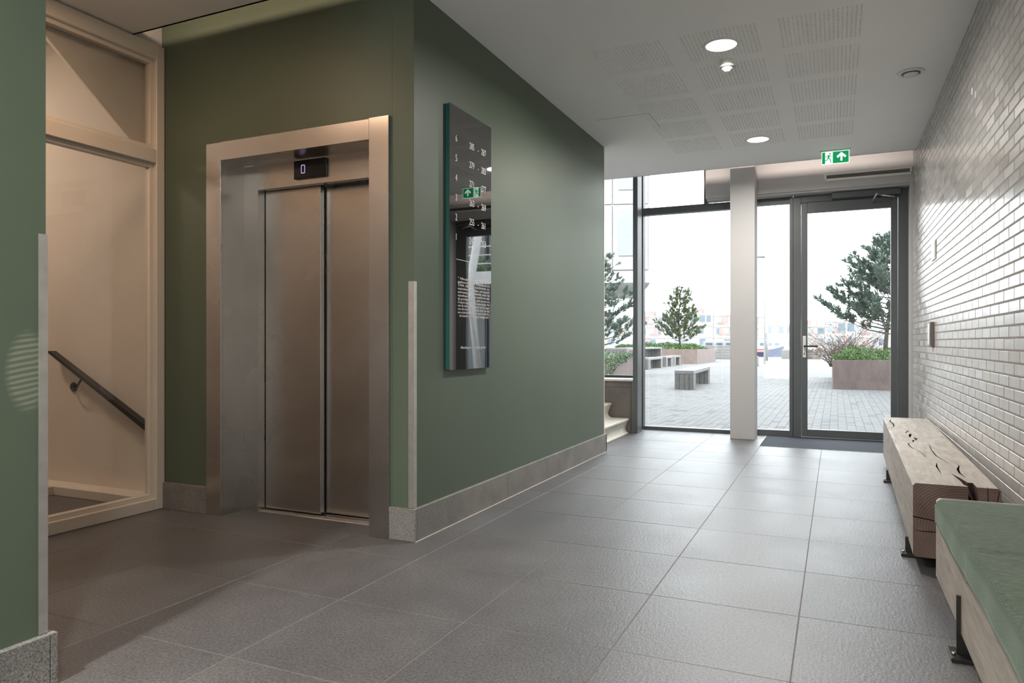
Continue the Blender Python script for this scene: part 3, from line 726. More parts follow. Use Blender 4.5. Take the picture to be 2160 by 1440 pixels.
q = MB(); q.lathe((0.494, 5.888, CZ), [(0.0595, -0.0125), (0.0595, -0.0135)], 30); q.build('shadow_gap', M['black'], va)

# exit sign
ex = thing('exit_sign', 'green lit running man exit sign with up arrow under the ceiling', 'sign', (-0.006, 7.95, 2.9))
q = MB(); q.box(-0.150, 0.138, 7.925, 7.975, 3.026, CZ, 0.004); q.build('mounting_bar', M['plastic'], ex)
q = MB(); q.box(-0.134, 0.122, 7.946, 7.954, 2.900, 3.028, 0.001); q.build('lit_panel', M['sign_white'], ex)
YS = 7.9455
q = MB(); q.box(-0.129, -0.100, YS-0.0005, YS, 2.905, 3.022); q.box(-0.030, 0.117, YS-0.0005, YS, 2.905, 3.022); q.build('green_field', M['sign_green'], ex)
q = MB(); yy = YS-0.001
def poly(pts):
    q.bm.faces.new([q.bm.verts.new((x, yy, z)) for x, z in pts])
poly([(0.050, 3.012), (0.095, 2.972), (0.083, 2.955), (0.050, 2.985)]); poly([(0.050, 3.012), (0.050, 2.985), (0.017, 2.955), (0.005, 2.972)])
poly([(0.041, 2.978), (0.059, 2.978), (0.059, 2.925), (0.041, 2.925)]); q.build('arrow', M['sign_white'], ex)
q = MB(); yy = YS-0.001
def limb(a, b2, w):
    a, b2 = Vector(a), Vector(b2); d_ = (b2-a).normalized(); n_ = Vector((-d_.y, d_.x))*w/2
    poly([tuple(a+n_), tuple(b2+n_), tuple(b2-n_), tuple(a-n_)])
poly([(-0.055+0.008*math.cos(k*0.7), 3.004+0.008*math.sin(k*0.7)) for k in range(9)])
for a, b2, w in (((-0.064, 2.992), (-0.072, 2.962), 0.017), ((-0.066, 2.99), (-0.088, 2.984), 0.006), ((-0.088, 2.984), (-0.096, 2.970), 0.006), ((-0.062, 2.99), (-0.048, 2.975), 0.006), ((-0.048, 2.975), (-0.032, 2.977), 0.006),
                 ((-0.070, 2.966), (-0.052, 2.945), 0.009), ((-0.052, 2.945), (-0.052, 2.918), 0.008), ((-0.052, 2.918), (-0.042, 2.916), 0.006), ((-0.073, 2.964), (-0.084, 2.940), 0.009), ((-0.084, 2.940), (-0.112, 2.936), 0.008)):
    limb(a, b2, w)
q.build('running_figure', M['sign_green'], ex)

# ================================================================== FACADE END
# column
q = MB(); q.box(-1.093, -0.827, 8.40, 8.68, 0, 3.6, 0.003); q.build('trim_6', M['white'], kind='structure')
# beam box over the door and windows
bm_ = struct('wall_facade')
q = MB(); q.box(-1.41, 0.75, 8.68, 8.96, 2.795, 3.6, 0.002); q.build('beam_casing', M['white'], bm_)
q = MB(); q.box(-1.40, 0.75, 8.70, 8.86, 2.773, 2.795, 0.002); q.build('soffit_strip', M['white'], bm_)
q = MB(); q.box(0.714, 0.750, 8.68, 8.96, 0, 2.795, 0.002); q.build('side_casing', M['white'], bm_)
q = MB(); q.box(-4.2, -1.41, 8.86, 8.96, 3.40, 3.6); q.build('head_casing', M['frame'], bm_)
# window_1: large bay between mullion post and column
def wpart(p, name, *a, mat=None, bev=0.002):
    q = MB(); q.box(*a, bev); return q.build(name, mat or M['frame'], p)
w1 = struct('window_1')
wpart(w1, 'post', -2.222, -2.165, 8.42, 8.62, 0, 3.6)
wpart(w1, 'stile', -2.262, -2.205, 8.86, 8.96, 0, 3.4)
wpart(w1, 'stile', -1.02, -0.965, 8.86, 8.96, 0, 2.79)
wpart(w1, 'bottom_rail', -2.205, -1.02, 8.86, 8.96, 0, 0.042)
wpart(w1, 'transom', -2.205, -1.02, 8.86, 8.96, 2.685, 2.772)
wpart(w1, 'stile', -1.46, -1.41, 8.86, 8.96, 2.772, 3.4)
wpart(w1, 'pane', -2.205, -1.02, 8.925, 8.937, 0.042, 2.685, mat=M['glass'], bev=0)
wpart(w1, 'pane', -2.205, -1.46, 8.925, 8.937, 2.772, 3.4, mat=M['glass'], bev=0)
w2 = struct('window_2')
wpart(w2, 'bottom_rail', -4.2, -2.262, 8.80, 8.90, 0.645, 0.675)
wpart(w2, 'pane', -4.2, -2.262, 8.85, 8.86, 0.675, 3.4, mat=M['glass'], bev=0)
w3 = struct('window_3')
wpart(w3, 'bottom_rail', -0.965, -0.49, 8.88, 8.97, 0, 0.067)
wpart(w3, 'top_rail', -0.965, -0.49, 8.88, 8.97, 2.705, 2.80)
wpart(w3, 'stile', -0.49, -0.452, 8.84, 8.97, 0, 2.78)
wpart(w3, 'pane', -0.965, -0.49, 8.925, 8.937, 0.067, 2.705, mat=M['glass'], bev=0)
# door_1
d1 = struct('door_1', (0.13, 8.9, 0))
wpart(d1, 'frame_post', -0.448, -0.366, 8.84, 8.97, 0, 2.775)
wpart(d1, 'frame_post', 0.618, 0.714, 8.84, 8.97, 0, 2.775)
wpart(d1, 'frame_head', -0.366, 0.618, 8.84, 8.97, 2.69, 2.775)
wpart(d1, 'threshold', -0.366, 0.618, 8.86, 8.97, 0, 0.014, mat=M['alu'])
lf1 = wpart(d1, 'leaf_stile', -0.361, -0.297, 8.83, 8.90, 0.018, 2.685)
lf2 = wpart(d1, 'leaf_stile', 0.547, 0.613, 8.83, 8.90, 0.018, 2.685)
wpart(d1, 'leaf_rail', -0.297, 0.547, 8.83, 8.90, 0.018, 0.098)
lt = wpart(d1, 'leaf_rail', -0.297, 0.547, 8.83, 8.90, 2.570, 2.685)
wpart(d1, 'pane', -0.297, 0.547, 8.86, 8.872, 0.098, 2.570, mat=M['glass'], bev=0)
# handle on the leaf stile
q = MB(); q.box(-0.347, -0.311, 8.818, 8.83, 0.915, 1.165, 0.008, seg=2); hp = q.build('escutcheon', M['plastic'], lf1)
q = MB(); q.tube([(-0.329, 8.83, 1.048), (-0.329, 8.78, 1.048), (-0.315, 8.768, 1.048), (-0.185, 8.768, 1.048)], 0.0095, 10); q.build('lever', M['iron'], lf1)
q = MB(); q.box(-0.3335, -0.3245, 8.8165, 8.819, 0.945, 0.975, 0.001); q.build('keyhole', M['black'], lf1)
# closer
q = MB(); q.box(-0.045, 0.640, 8.765, 8.832, 2.698, 2.768, 0.006, seg=2); cl = q.build('door_closer', M['frame'], d1)
q = MB(); q.tube([(0.44, 8.775, 2.70), (0.40, 8.62, 2.690), (0.36, 8.80, 2.640)], 0.009, 8); q.tube([(0.44, 8.77, 2.70), (0.58, 8.77, 2.672)], 0.010, 8)
q.build('closer_arm', M['alu'], d1)
# air curtain grille on the beam
ac = thing('air_grille', 'long narrow ventilation grille in the white beam above the door', 'vent', (0.31, 8.68, 2.88))
q = MB()
for a in ((-0.12, 0.738, 8.664, 8.68, 2.942, 2.958), (-0.12, 0.738, 8.664, 8.68, 2.880, 2.902), (-0.12, -0.096, 8.664, 8.68, 2.902, 2.942), (0.716, 0.738, 8.664, 8.68, 2.902, 2.942)): q.box(*a, 0.001)
q.build('grille_frame', M['plastic'], ac)
for k in range(7): q = MB(); q.box(-0.096, 0.716, 8.668, 8.679, 2.903+0.0056*k, 2.9062+0.0056*k); q.build('slat', M['grille'], ac)
for x in (-0.109, 0.728): q = MB(); q.box(x-0.004, x+0.004, 8.6625, 8.6645, 2.889, 2.899); q.build('screw', M['black'], ac)
# mat
mt = thing('entrance_mat', 'charcoal ribbed entrance mat set in floor before the glass door', 'mat', (0, 8.4, 0))
q = MB(); q.box(-0.738, XR, 7.91, 8.865, -0.02, -0.001); q.build('pile', M['mat'], mt)
q = MB(); q.box(-0.745, -0.738, 7.905, 8.87, -0.02, 0.0015); q.box(-0.738, XR, 7.905, 7.91, -0.02, 0.0015); q.build('edge_strip', M['alu'], mt)

# parapet in front of window_2
pp = struct('wall_parapet')
for a in ((-4.2, -2.262, 8.45, 8.80, 0, 0.548), (-4.2, -2.262, 8.45, 8.80, 0.551, 0.618), (-2.259, -2.238, 8.45, 8.80, 0, 0.618)):
    q = MB(); q.box(*a, 0.001); q.build('stone_slab', M['granite_dark'], pp)
q = MB(); q.box(-4.2, -2.222, 8.43, 8.84, 0.620, 0.645, 0.002); q.build('cap', M['alu'], pp)
q = MB(); q.box(-2.237, -2.223, 8.455, 8.62, 0, 0.62, 0.002); q.build('side_bead', M['white_frame'], pp)

# stairs going up to the left behind the green core
stt = thing('staircase', 'cream polished steps rising left behind the green wall', 'stairs', (-2.3, 7.7, 0))
step = None
for k in range(7):
    if step is None:
        q = MB(); nx = -2.272; zt = 0.178
        prof = [(nx-0.006, zt), (nx, zt-0.006), (nx+0.001, zt-0.022), (nx-0.008, zt-0.036), (nx-0.026, zt-0.075), (nx-0.040, zt-0.11), (nx-0.042, zt-0.135), (nx-0.034, zt-0.158), (nx-0.012, zt-0.172), (nx-0.004, zt-0.178),
                (nx-0.30, zt-0.178), (nx-0.30, zt)]
        q.prism(prof, 6.91, 8.425, 'XZ'); step = q.build('step', M['cream'], stt)
    else: o = inst(step, stt, (-0.217*k, 0, 0.178*k))

# ================================================================== ON THE BRICK WALL
pb = thing('control_box', 'slim grey brown box standing off the brick wall above the far bench', 'box', (XR, 6.93, 1.06))
q = MB(); q.box(XR-0.030, XR, 6.86, 7.03, 1.055, 1.262, 0.003); q.build('housing', simple('taupe_box', (0.17, 0.13, 0.12), 0.5), pb)
q = MB(); q.box(XR-0.034, XR-0.030, 6.875, 7.015, 1.07, 1.248, 0.002); q.build('front_plate', M['alu'], pb)
q = MB(); q.box(XR-0.010, XR, 6.74, 6.98, 1.775, 1.93, 0.002); wp = thing('wall_notice', 'small pale framed notice high on the brick wall near door', 'notice', (XR, 6.86, 1.775))
q.build('frame', M['alu'], wp); q = MB(); q.box(XR-0.0115, XR-0.010, 6.755, 6.965, 1.79, 1.915); q.build('sheet', M['letter'], wp)

# ================================================================== LOG BENCHES
def cracked_beam(name, parent, W_, L_, H_, z0, cracks_top, cracks_end, waney=0.0):
    # local space: x 0..W, y 0..L, z z0..z0+H
    t = bmesh.new(); bmesh.ops.create_cube(t, size=1)
    for v in t.verts: v.co = Vector(((v.co.x+0.5)*W_, (v.co.y+0.5)*L_, z0+(v.co.z+0.5)*H_))
    bmesh.ops.subdivide_edges(t, edges=[e for e in t.edges if abs(e.verts[0].co.y-e.verts[1].co.y) > 0.5], cuts=22)
    rnd = random.Random(5)
    eds = [e for e in t.edges if abs(e.verts[0].co.y-e.verts[1].co.y) > 0.05 and abs(e.verts[0].co.x-e.verts[1].co.x) < 1e-5]
    bmesh.ops.bevel(t, geom=eds, offset=0.011, segments=1, affect='EDGES')
    for v in t.verts:
        if 0.01 < v.co.y < L_-0.01:
            s_ = 0.0035
            if v.co.x < 0.02 and v.co.z > z0+H_-0.02: v.co.x += rnd.uniform(-0.004, 0.006) if v.co.x > 0.001 else 0; v.co.z -= rnd.uniform(0, 0.006)
            else: v.co.z += rnd.uniform(-1, 1)*0.0015
    for f in t.faces:
        if abs(f.normal.y) > 0.9: f.material_index = 1
    q = MB(); q.add(t); ob = q.build(name, [M['oak_top'], M['oak_end'], M['crack']], parent, local=True)
    for f in ob.data.polygons:
        f.material_index = 1 if abs(f.normal.y) > 0.9 else 0
    c = MB()
    def slit(pts, widths, depth, up):   # a wandering slit cut down into the wood
        n_ = len(pts); L1, L2 = [], []
        for i, p in enumerate(pts):
            d_ = Vector(pts[min(i+1, n_-1)])-Vector(pts[max(i-1, 0)]); d_.normalize(); s_ = Vector((-d_.y, d_.x))*widths[i]/2
            L1.append(Vector(p)+s_); L2.append(Vector(p)-s_)
        for i in range(n_-1):
            quad = [L1[i], L1[i+1], L2[i+1], L2[i]]
            if up == 'top': c.prism([tuple(a) for a in quad], z0+H_-depth, z0+H_+0.02, 'XY', 2)
            else: c.prism([tuple(a) for a in quad], -0.02, depth, 'XZ', 2)
    for pts, wd, dp in cracks_top: slit(pts, wd, dp, 'top')
    for pts, wd, dp in cracks_end: slit(pts, wd, dp, 'end')
    co = c.build('cutter', [M['oak_top'], M['oak_end'], M['crack']], parent, local=True)
    if len(co.data.polygons):
        md = ob.modifiers.new('cut', 'BOOLEAN'); md.operation = 'DIFFERENCE'; md.solver = 'EXACT'; md.object = co; md.use_self = True
        dg = bpy.context.evaluated_depsgraph_get(); me = bpy.data.meshes.new_from_object(ob.evaluated_get(dg)); ob.modifiers.clear()
        ob.data = me
        for f in me.polygons: f.use_smooth = False
    bpy.data.objects.remove(co)
    return ob
def bench_foot(parent, y, W_, z0, zt, x0=-0.035):
    q = MB(); q.box(x0, W_-0.03, y-0.055, y+0.055, 0.0, 0.016, 0.003); fo = q.build('foot_plate', M['iron'], parent, local=True)
    q = MB(); q.box(-0.014, W_-0.05, y-0.005, y+0.005, 0.016, z0+0.001); q.box(-0.014, 0.0005, y-0.005, y+0.005, z0, zt); q.build('leg_plate', M['iron'], parent, local=True)
    q = MB(); q.tube([(-0.024, y-0.018, 0.016), (-0.024, y-0.018, 0.024)], 0.007, 6); q.build('bolt', M['steel_edge'], parent, local=True)

b1 = thing('log_bench', 'far cracked oak beam bench on steel feet beside brick wall', 'bench', (0.334, 3.89, 0), R(-0.9))
W1, L1_, H1, Z1 = 0.352, 3.32, 0.35, 0.072
ct = []
ct.append(([(0.243, -0.02), (0.226, 0.05), (0.222, 0.15), (0.208, 0.26), (0.196, 0.36)], [0.026, 0.03, 0.022, 0.012, 0.001], 0.12))
ct.append(([(0.245, 0.26), (0.236, 0.38), (0.243, 0.52), (0.262, 0.63), (0.264, 0.70)], [0.002, 0.010, 0.012, 0.006, 0.001], 0.06))
ct.append(([(0.146, 0.30), (0.150, 0.42), (0.152, 0.58), (0.168, 0.72)], [0.001, 0.005, 0.009, 0.001], 0.05))
ct.append(([(0.222, 0.68), (0.212, 0.80), (0.190, 1.0), (0.186, 1.2), (0.196, 1.42), (0.200, 1.55)], [0.002, 0.004, 0.008, 0.006, 0.004, 0.001], 0.05))
ct.append(([(0.108, 0.90), (0.132, 0.95), (0.120, 1.10), (0.104, 1.22)], [0.001, 0.004, 0.004, 0.002], 0.03))
ct.append(([(0.096, 1.26), (0.082, 1.38), (0.078, 1.52), (0.094, 1.56)], [0.004, 0.008, 0.007, 0.002], 0.04))
ct.append(([(0.112, 1.60), (0.118, 1.66), (0.124, 1.72)], [0.003, 0.014, 0.003], 0.05))
ct.append(([(0.136, 1.70), (0.146, 1.80), (0.138, 1.90)], [0.003, 0.020, 0.003], 0.05))
ct.append(([(0.112, 1.88), (0.122, 2.0), (0.132, 2.1)], [0.003, 0.020, 0.004], 0.05))
ct.append(([(0.098, 2.12), (0.118, 2.24), (0.136, 2.32)], [0.002, 0.012, 0.002], 0.05))
ct.append(([(0.020, 2.42), (0.050, 2.60), (0.050, 2.78), (0.038, 2.98), (0.050, 3.16)], [0.001, 0.008, 0.012, 0.010, 0.002], 0.05))
cend = [([(0.243, 0.43), (0.252, 0.38), (0.268, 0.30)], [0.026, 0.020, 0.014], 0.12),
        ([(0.0, 0.262), (0.06, 0.254), (0.14, 0.240), (0.18, 0.236)], [0.005, 0.005, 0.004, 0.001], 0.03),
        ([(0.01, 0.196), (0.07, 0.196), (0.15, 0.200)], [0.002, 0.005, 0.001], 0.03),
        ([(0.300, 0.43), (0.301, 0.36), (0.300, 0.31)], [0.003, 0.003, 0.001], 0.03),
        ([(0.345, 0.41), (0.338, 0.37), (0.330, 0.33)], [0.003, 0.003, 0.001], 0.03)]
cracked_beam('beam', b1, W1, L1_, H1, Z1, ct, cend)
bench_foot(b1, 0.30, W1, Z1, Z1+0.02); bench_foot(b1, 2.42, W1, Z1, Z1+0.02)
b2_ = thing('log_bench', 'near oak beam bench with green seat pad, against the brick wall', 'bench', (0.393, 0.25, 0), 0)
cracked_beam('beam', b2_, 0.345, 3.315, 0.345, 0.075, [([(0.03, 3.22), (0.12, 3.18), (0.25, 3.16)], [0.001, 0.002, 0.001], 0.01)], [])
bench_foot(b2_, 2.64, 0.345, 0.075, 0.215); bench_foot(b2_, 0.5, 0.345, 0.075, 0.215)

# green felt pad draped over the near bench
q = MB(); rnd = random.Random(3)
prof = []
for k in range(13): prof.append((0.728-(0.728-0.405)*k/12, 0.442))
for k in range(1, 7): a = R(15*k); prof.append((0.405-0.028*math.sin(a), 0.414+0.028*math.cos(a)))
for k in range(1, 6): prof.append((0.377-0.0004*k, 0.414-0.0155*k))
back = [(0.3895, 0.336), (0.3905, 0.40), (0.400, 0.4215), (0.55, 0.4215), (0.728, 0.4215)]
prof = prof+back
NY = 130; rings = []
for j in range(NY+1):
    y = 0.30+(3.455-0.30)*j/NY; ring = []
    edge = min(1.0, min(y-0.30, 3.455-y)/0.03)
    for i, (x, z) in enumerate(prof):
        dz = 0.0; dx = 0.0
        if i < 24:
            dz = 0.0022*math.sin(y*3.1+x*5)+0.0012*math.sin(y*11+x*17)
            crease = math.exp(-((y-2.60-0.10*(0.73-x))/0.010)**2); dz -= 0.0065*crease
            cr2 = math.exp(-((y-2.985)/0.012)**2)*max(0, 1-(x-0.377)/0.12); dz -= 0.006*cr2
            if i >= 13: dx = 0.003*math.sin(y*7+z*20)-0.003*math.sin(y*19); dz = dz*0.5; dx += 0.004*crease
            dz += -0.012*(1-edge)**2 if i < 18 else 0
        if i >= 20 and i <= 24: dz += 0.004*math.sin(y*2.3+1)
        ring.append(q.bm.verts.new((x-dx*0.5, y, z+dz)))
    rings.append(ring)
n = len(prof)
for a, b3 in zip(rings, rings[1:]):
    for i in range(n): q.bm.faces.new((a[i], a[(i+1) % n], b3[(i+1) % n], b3[i])).smooth = True
q.bm.faces.new(rings[0][::-1]); q.bm.faces.new(rings[-1])
tag(q.build('seat_pad', M['fabric']), 'heathered green felt pad draped over the near oak bench', 'cushion')

# ================================================================== OUTSIDE
gr = struct('ground')
q = MB(); q.box(-40, 30, 8.97, 24.0, -0.3, -0.006); q.build('paving_bed', M['joint'], gr)
q = MB(); q.box(-60, 40, 24.0, 56, -0.3, -0.0); q.build('far_paving', M['far_paving'], gr)
q = MB(); q.box(-40, -8.5, 8.97, 24.0, -0.2, -0.002); q.box(3.5, 30, 8.97, 24.0, -0.2, -0.002); q.build('far_paving', M['far_paving'], gr)
rnd = random.Random(11); pw = 0.104; cand = []
x = -8.5; ci = 0
while x < 3.45:
    y = 8.98+rnd.uniform(-0.2, 0)
    while y < 24:
        L = rnd.choice((0.20, 0.24, 0.28)); y0 = max(y, 8.98); y1 = min(y+L, 24)
        if y1-y0 > 0.04: cand.append((x, y0, y1-y0))
        y += L
    x += pw
def pv_vis(c_):
    x, y, L = c_
    if not (-2.25*y/8.93 < x < 0.60*y/8.93): return 1e9
    return y
order = sorted(range(len(cand)), key=lambda k: pv_vis(cand[k])); single = set(order[:300])
src = {}; q = MB()
def paver_bm(L):
    t = bmesh.new(); w = pw-0.003; l = L-0.003; c_ = 0.002
    a = [t.verts.new((x_, y_, 0)) for x_, y_ in ((c_, c_), (w-c_, c_), (w-c_, l-c_), (c_, l-c_))]
    b4 = [t.verts.new((x_, y_, -c_)) for x_, y_ in ((0, 0), (w, 0), (w, l), (0, l))]; d = [t.verts.new((v.co.x, v.co.y, -0.03)) for v in b4]
    t.faces.new(a)
    for k in range(4): z_ = (k+1) % 4; t.faces.new((b4[k], b4[z_], a[z_], a[k])); t.faces.new((d[k], d[z_], b4[z_], b4[k]))
    return t
for k, (x, y, L) in enumerate(cand):
    z = rnd.uniform(-0.003, 0.0)
    if k in single:
        key = round(L, 2)
        if key not in src or abs(src[key][1]-L) > 1e-4:
            m_ = MB(); m_.bm.free(); m_.bm = paver_bm(L); o = m_.build('paver', M['paver'], gr, local=True, normals=False); src[key] = (o, L)
        else: o = inst(src[key][0], gr, (0, 0, 0))
        o.location = (x, y, z)
    else:
        t = paver_bm(L); bmesh.ops.translate(t, verts=t.verts[:], vec=(x, y, z)); q.add(t)
q.build('pavers', M['paver'], gr, kind='stuff', normals=False)
q = MB(); q.box(-150, 120, 56, 196, -1.6, -1.0); o = q.build('water', M['water'], kind='structure')
q = MB(); q.box(-60, 40, 56, 56.5, -1.6, -0.002); q.build('quay_edge', M['concrete'], kind='structure')
q = MB(); q.box(-150, 120, 186, 240, -1.5, -0.3); q.build('far_quay', M['concrete'], kind='structure')
# the storeys above the entrance hall
q = MB(); q.box(-24, 14, -4.4, 9.3, 3.78, 22); q.build('upper_storeys', M['facade_white'], kind='structure')

# slatted benches
def plank_bench(label, loc, rz, w, L, h, np_=4, name='plank_bench', cat='bench', group=None):
    t = thing(name, label, cat, loc, rz, group); pwid = w/np_
    for e, y0 in ((0, 0), (1, L-0.36)):
        for k in range(np_):
            m_ = MB(); m_.box(k*pwid+0.004, (k+1)*pwid-0.004, y0, y0+0.36, 0, h-0.085, 0.003); m_.build('end_plank', M['grey_plank'], t, local=True)
    m_ = MB(); m_.box(0, w, 0, L, h-0.08, h, 0.005); m_.build('seat_slab', M['grey_plank_top'], t, local=True)
    return t
plank_bench('grey plank bench standing alone on the paving before the window', (-3.42, 16.70, 0), R(2.0), 0.44, 3.0, 0.44)
plank_bench('grey plank picnic bench nearest the left window mullion', (-7.27, 28.3, 0), 0, 0.44, 2.6, 0.46, name='picnic_bench')
plank_bench('second grey picnic bench, behind the nearest one', (-7.30, 31.7, 0), 0, 0.44, 1.4, 0.46, name='picnic_bench')
plank_bench('farthest short picnic bench beside the planter corner', (-7.32, 33.6, 0), 0, 0.44, 1.5, 0.46, name='picnic_bench')
plank_bench('large grey plank picnic table behind its benches', (-8.75, 28.8, 0), 0, 0.9, 6.6, 0.86, 6, name='picnic_table', cat='table')
# planters
def planter(label, loc, rz, w, d, h):
    t = thing('planter', label, 'planter', loc, rz); e = 0.03; m_ = MB()
    for a in ((0, w, 0, e), (0, w, d-e, d), (0, e, e, d-e), (w-e, w, e, d-e)): m_.box(a[0], a[1], a[2], a[3], 0, h, 0.004)
    m_.build('steel_wall', M['corten'], t, local=True)
    m_ = MB(); m_.box(e, w-e, e, d-e, 0, h-0.08); m_.build('soil', M['soil'], t, local=True)
    return t
planter('rust brown planter right, seen through the glass door', (-0.065, 18.38, 0), R(0.5), 3.2, 6.0, 0.68)
planter('sunlit rust planter with pine behind the lone bench', (-11.4, 36.85, 0), 0, 5.0, 6.0, 0.74)
planter('pinkish planter with trailing green at far left window', (-11.9, 17.6, 0), R(-7), 5.0, 7.0, 0.68)
# foliage
def leaf(bm_, p, s_, rnd_, dirv=None, asp=0.5):
    a = Vector((rnd_.uniform(-1, 1), rnd_.uniform(-1, 1), rnd_.uniform(-0.6, 1))).normalized() if dirv is None else dirv
    b5 = a.cross(Vector((rnd_.uniform(-1, 1), rnd_.uniform(-1, 1), rnd_.uniform(-1, 1)))).normalized()
    p = Vector(p); v = [bm_.verts.new(p-b5*s_*asp*0.5), bm_.verts.new(p+a*s_*0.5+b5*0), bm_.verts.new(p+b5*s_*asp*0.5), bm_.verts.new(p-a*s_*0.5)]
    bm_.faces.new((v[0], v[1], v[2])); bm_.faces.new((v[0], v[2], v[3]))
DRAPE = []
def hedge(label, c_, rx, ry, rz_, n_, s_, mat, seed, cat='shrub', name='box_hedge', droop=0):
    rn = random.Random(seed); m_ = MB()
    for k in range(n_):
        a = rn.uniform(0, 2*math.pi); t_ = rn.random()**0.4; h = rn.random()
        x, y = c_[0]+rx*t_*math.cos(a), c_[1]+ry*t_*math.sin(a)
        z = c_[2]+rz_*h*(1-0.55*t_**3)+0.05*math.sin(x*5)*rz_/0.3
        leaf(m_.bm, (x, y, z), s_*rn.uniform(0.7, 1.3), rn)
    for k in range(droop):
        u = rn.uniform(-1, 1); dp = rn.random()*(0.62*math.exp(-(u*2.6)**2)+0.10+0.06*math.sin(u*17))
        leaf(m_.bm, (c_[0]+rx*1.0+0.10*rn.random()+0.12*u*ry*0.9, c_[1]+u*ry*0.95, c_[2]+0.22-dp), s_*rn.uniform(0.6, 1.1), rn)
    return tag(m_.build(name, mat, normals=False), label, cat)
hedge('bright green box hedge in the planter behind the door', (1.45, 19.6, 0.6), 1.55, 1.2, 0.42, 16000, 0.045, M['hedge'], 1)
hedge('yellow green low shrubs in the sunlit planter', (-8.9, 39.8, 0.66), 2.5, 3.0, 0.40, 11000, 0.09, M['hedge'], 2, name='low_shrub')
hedge('green ivy spilling over the left planter', (-8.85, 21.0, 0.55), 2.45, 3.4, 0.52, 10000, 0.085, M['hedge_dark'], 3, name='trailing_ivy', droop=2600)
def pine(label, base, h, spread, seed, n_br, mat, lean=0.0, tuft=0.14, name='pine_tree', low=0.12):
    rn = random.Random(seed); t = thing(name, label, 'tree', base)
    m_ = MB(); B = Vector((0, 0, 0)); tr_ = []
    for k in range(9): f = k/8; tr_.append(Vector((lean*f+0.06*math.sin(f*5+seed), 0.05*math.cos(f*4), h*f)))
    m_.tube(tr_, [0.06*h/3*(1-0.85*k/8) for k in range(9)], 7)
    fo = MB()
    for k in range(n_br):
        f = low+(0.98-low)*((k+rn.random())/n_br); i = min(7, int(f*8)); p0 = tr_[i].lerp(tr_[i+1], f*8-i)
        az = k*2.4+rn.uniform(-0.4, 0.4); ln = spread*(1.05-f)**0.75*rn.uniform(0.65, 1.15)+0.15
        pts = [p0+Vector((math.cos(az), math.sin(az), 0))*ln*u+Vector((0, 0, ln*(0.10*u+0.35*u*u))) for u in (0, 0.35, 0.7, 1.0)]
        m_.tube(pts, [0.018, 0.013, 0.009, 0.005], 4)
        for s2 in range(max(4, int(ln*13))):
            u = rn.uniform(0.25, 1.0); j = min(2, int(u*3)); c0 = pts[j].lerp(pts[j+1], min(1, u*3-j))
            c0 = c0+Vector((rn.uniform(-1, 1), rn.uniform(-1, 1), rn.uniform(-0.3, 0.9)))*0.16*(1.2-u)
            axis = Vector((math.cos(az)*0.5+rn.uniform(-.4, .4), math.sin(az)*0.5+rn.uniform(-.4, .4), rn.uniform(0.3, 1.1))).normalized()
            for q_ in range(22):
                dv = (axis+Vector((rn.uniform(-1, 1), rn.uniform(-1, 1), rn.uniform(-1, 1)))*0.75).normalized()
                leaf(fo.bm, c0+axis*rn.uniform(0, tuft)+dv*tuft*0.4, tuft*rn.uniform(0.7, 1.1), rn, dv, 0.22)
    m_.build('trunk', M['bark'], t, local=True); fo.build('foliage', mat, t, local=True, normals=False, kind='stuff')
    return t
pine('large dark pine in the planter seen through the door', (1.18, 20.2, 0.6), 3.1, 1.75, 4, 80, M['needle'], 0.15, 0.15, low=0.22)
pine('sunlit pine tree behind the lone plank bench', (-7.56, 38.3, 0.7), 3.15, 1.25, 9, 58, M['needle_light'], 0.0, 0.16)
pine('blue green pine at the left window beside the white building', (-7.35, 23.6, 0.6), 3.3, 1.25, 14, 48, M['needle'], 0.1, 0.16)
# bare shrub left of the big pine
sh = thing('bare_shrub', 'leafless twiggy shrub at the corner of the right planter', 'shrub', (-0.1, 20.6, 0.0)); rn = random.Random(21); m_ = MB(); f2 = MB()
for k in range(190):
    az = rn.uniform(0, 6.28); ln = rn.uniform(0.6, 1.45); el = rn.uniform(0.35, 1.3); p = Vector((rn.uniform(-0.05, 0.9), rn.uniform(-0.1, 0.5), 0.45))
    pts = [p]
    for s2 in range(4):
        az += rn.uniform(-0.3, 0.3); p = p+Vector((math.cos(az)*math.cos(el), math.sin(az)*math.cos(el), math.sin(el)))*ln*0.3; el *= 0.85; pts.append(p)
    m_.tube(pts, [0.012, 0.009, 0.006, 0.004, 0.002], 3)
    for s2 in range(14):
        c0 = pts[1].lerp(pts[4], rn.random()); leaf(f2.bm, c0+Vector((rn.uniform(-1, 1), rn.uniform(-1, 1), rn.uniform(-1, 1)))*0.1, 0.045, rn)
m_.build('twigs', M['twig'], sh, local=True, kind='stuff'); f2.build('buds', M['twig'], sh, local=True, normals=False, kind='stuff')

# stone blocks, steps, lamp post, mooring post
q = MB(); q.box(-3.3, -0.9, 50.6, 51.6, 0, 0.62, 0.03)
for k in range(3): q.box(-3.32, -0.88, 50.57, 51.63, 0.14+0.17*k, 0.17+0.17*k)
q2 = tag(q.build('stone_block', M['block']), 'long pale stone block on the quay behind the door', 'block')
q = MB(); q.box(-3.95, -3.3, 33.2, 35.4, 0, 0.45, 0.03); tag(q.build('stone_block', M['block']), 'pale block seat beside the lamp post', 'block')
stq = thing('quay_steps', 'broad white quay steps right of the sunlit planter', 'stairs', (-8.5, 50, 0))
for k in range(5): q = MB(); q.box(-11.5, -5.2, 48.0+0.5*k, 50.6, 0.18*k, 0.18*(k+1)-0.01, 0.01); q.build('step', M['concrete'], stq)
lp_ = thing('street_lamp', 'slender street lamp seen right of the white column', 'lamp', (-3.27, 38.0, 0))
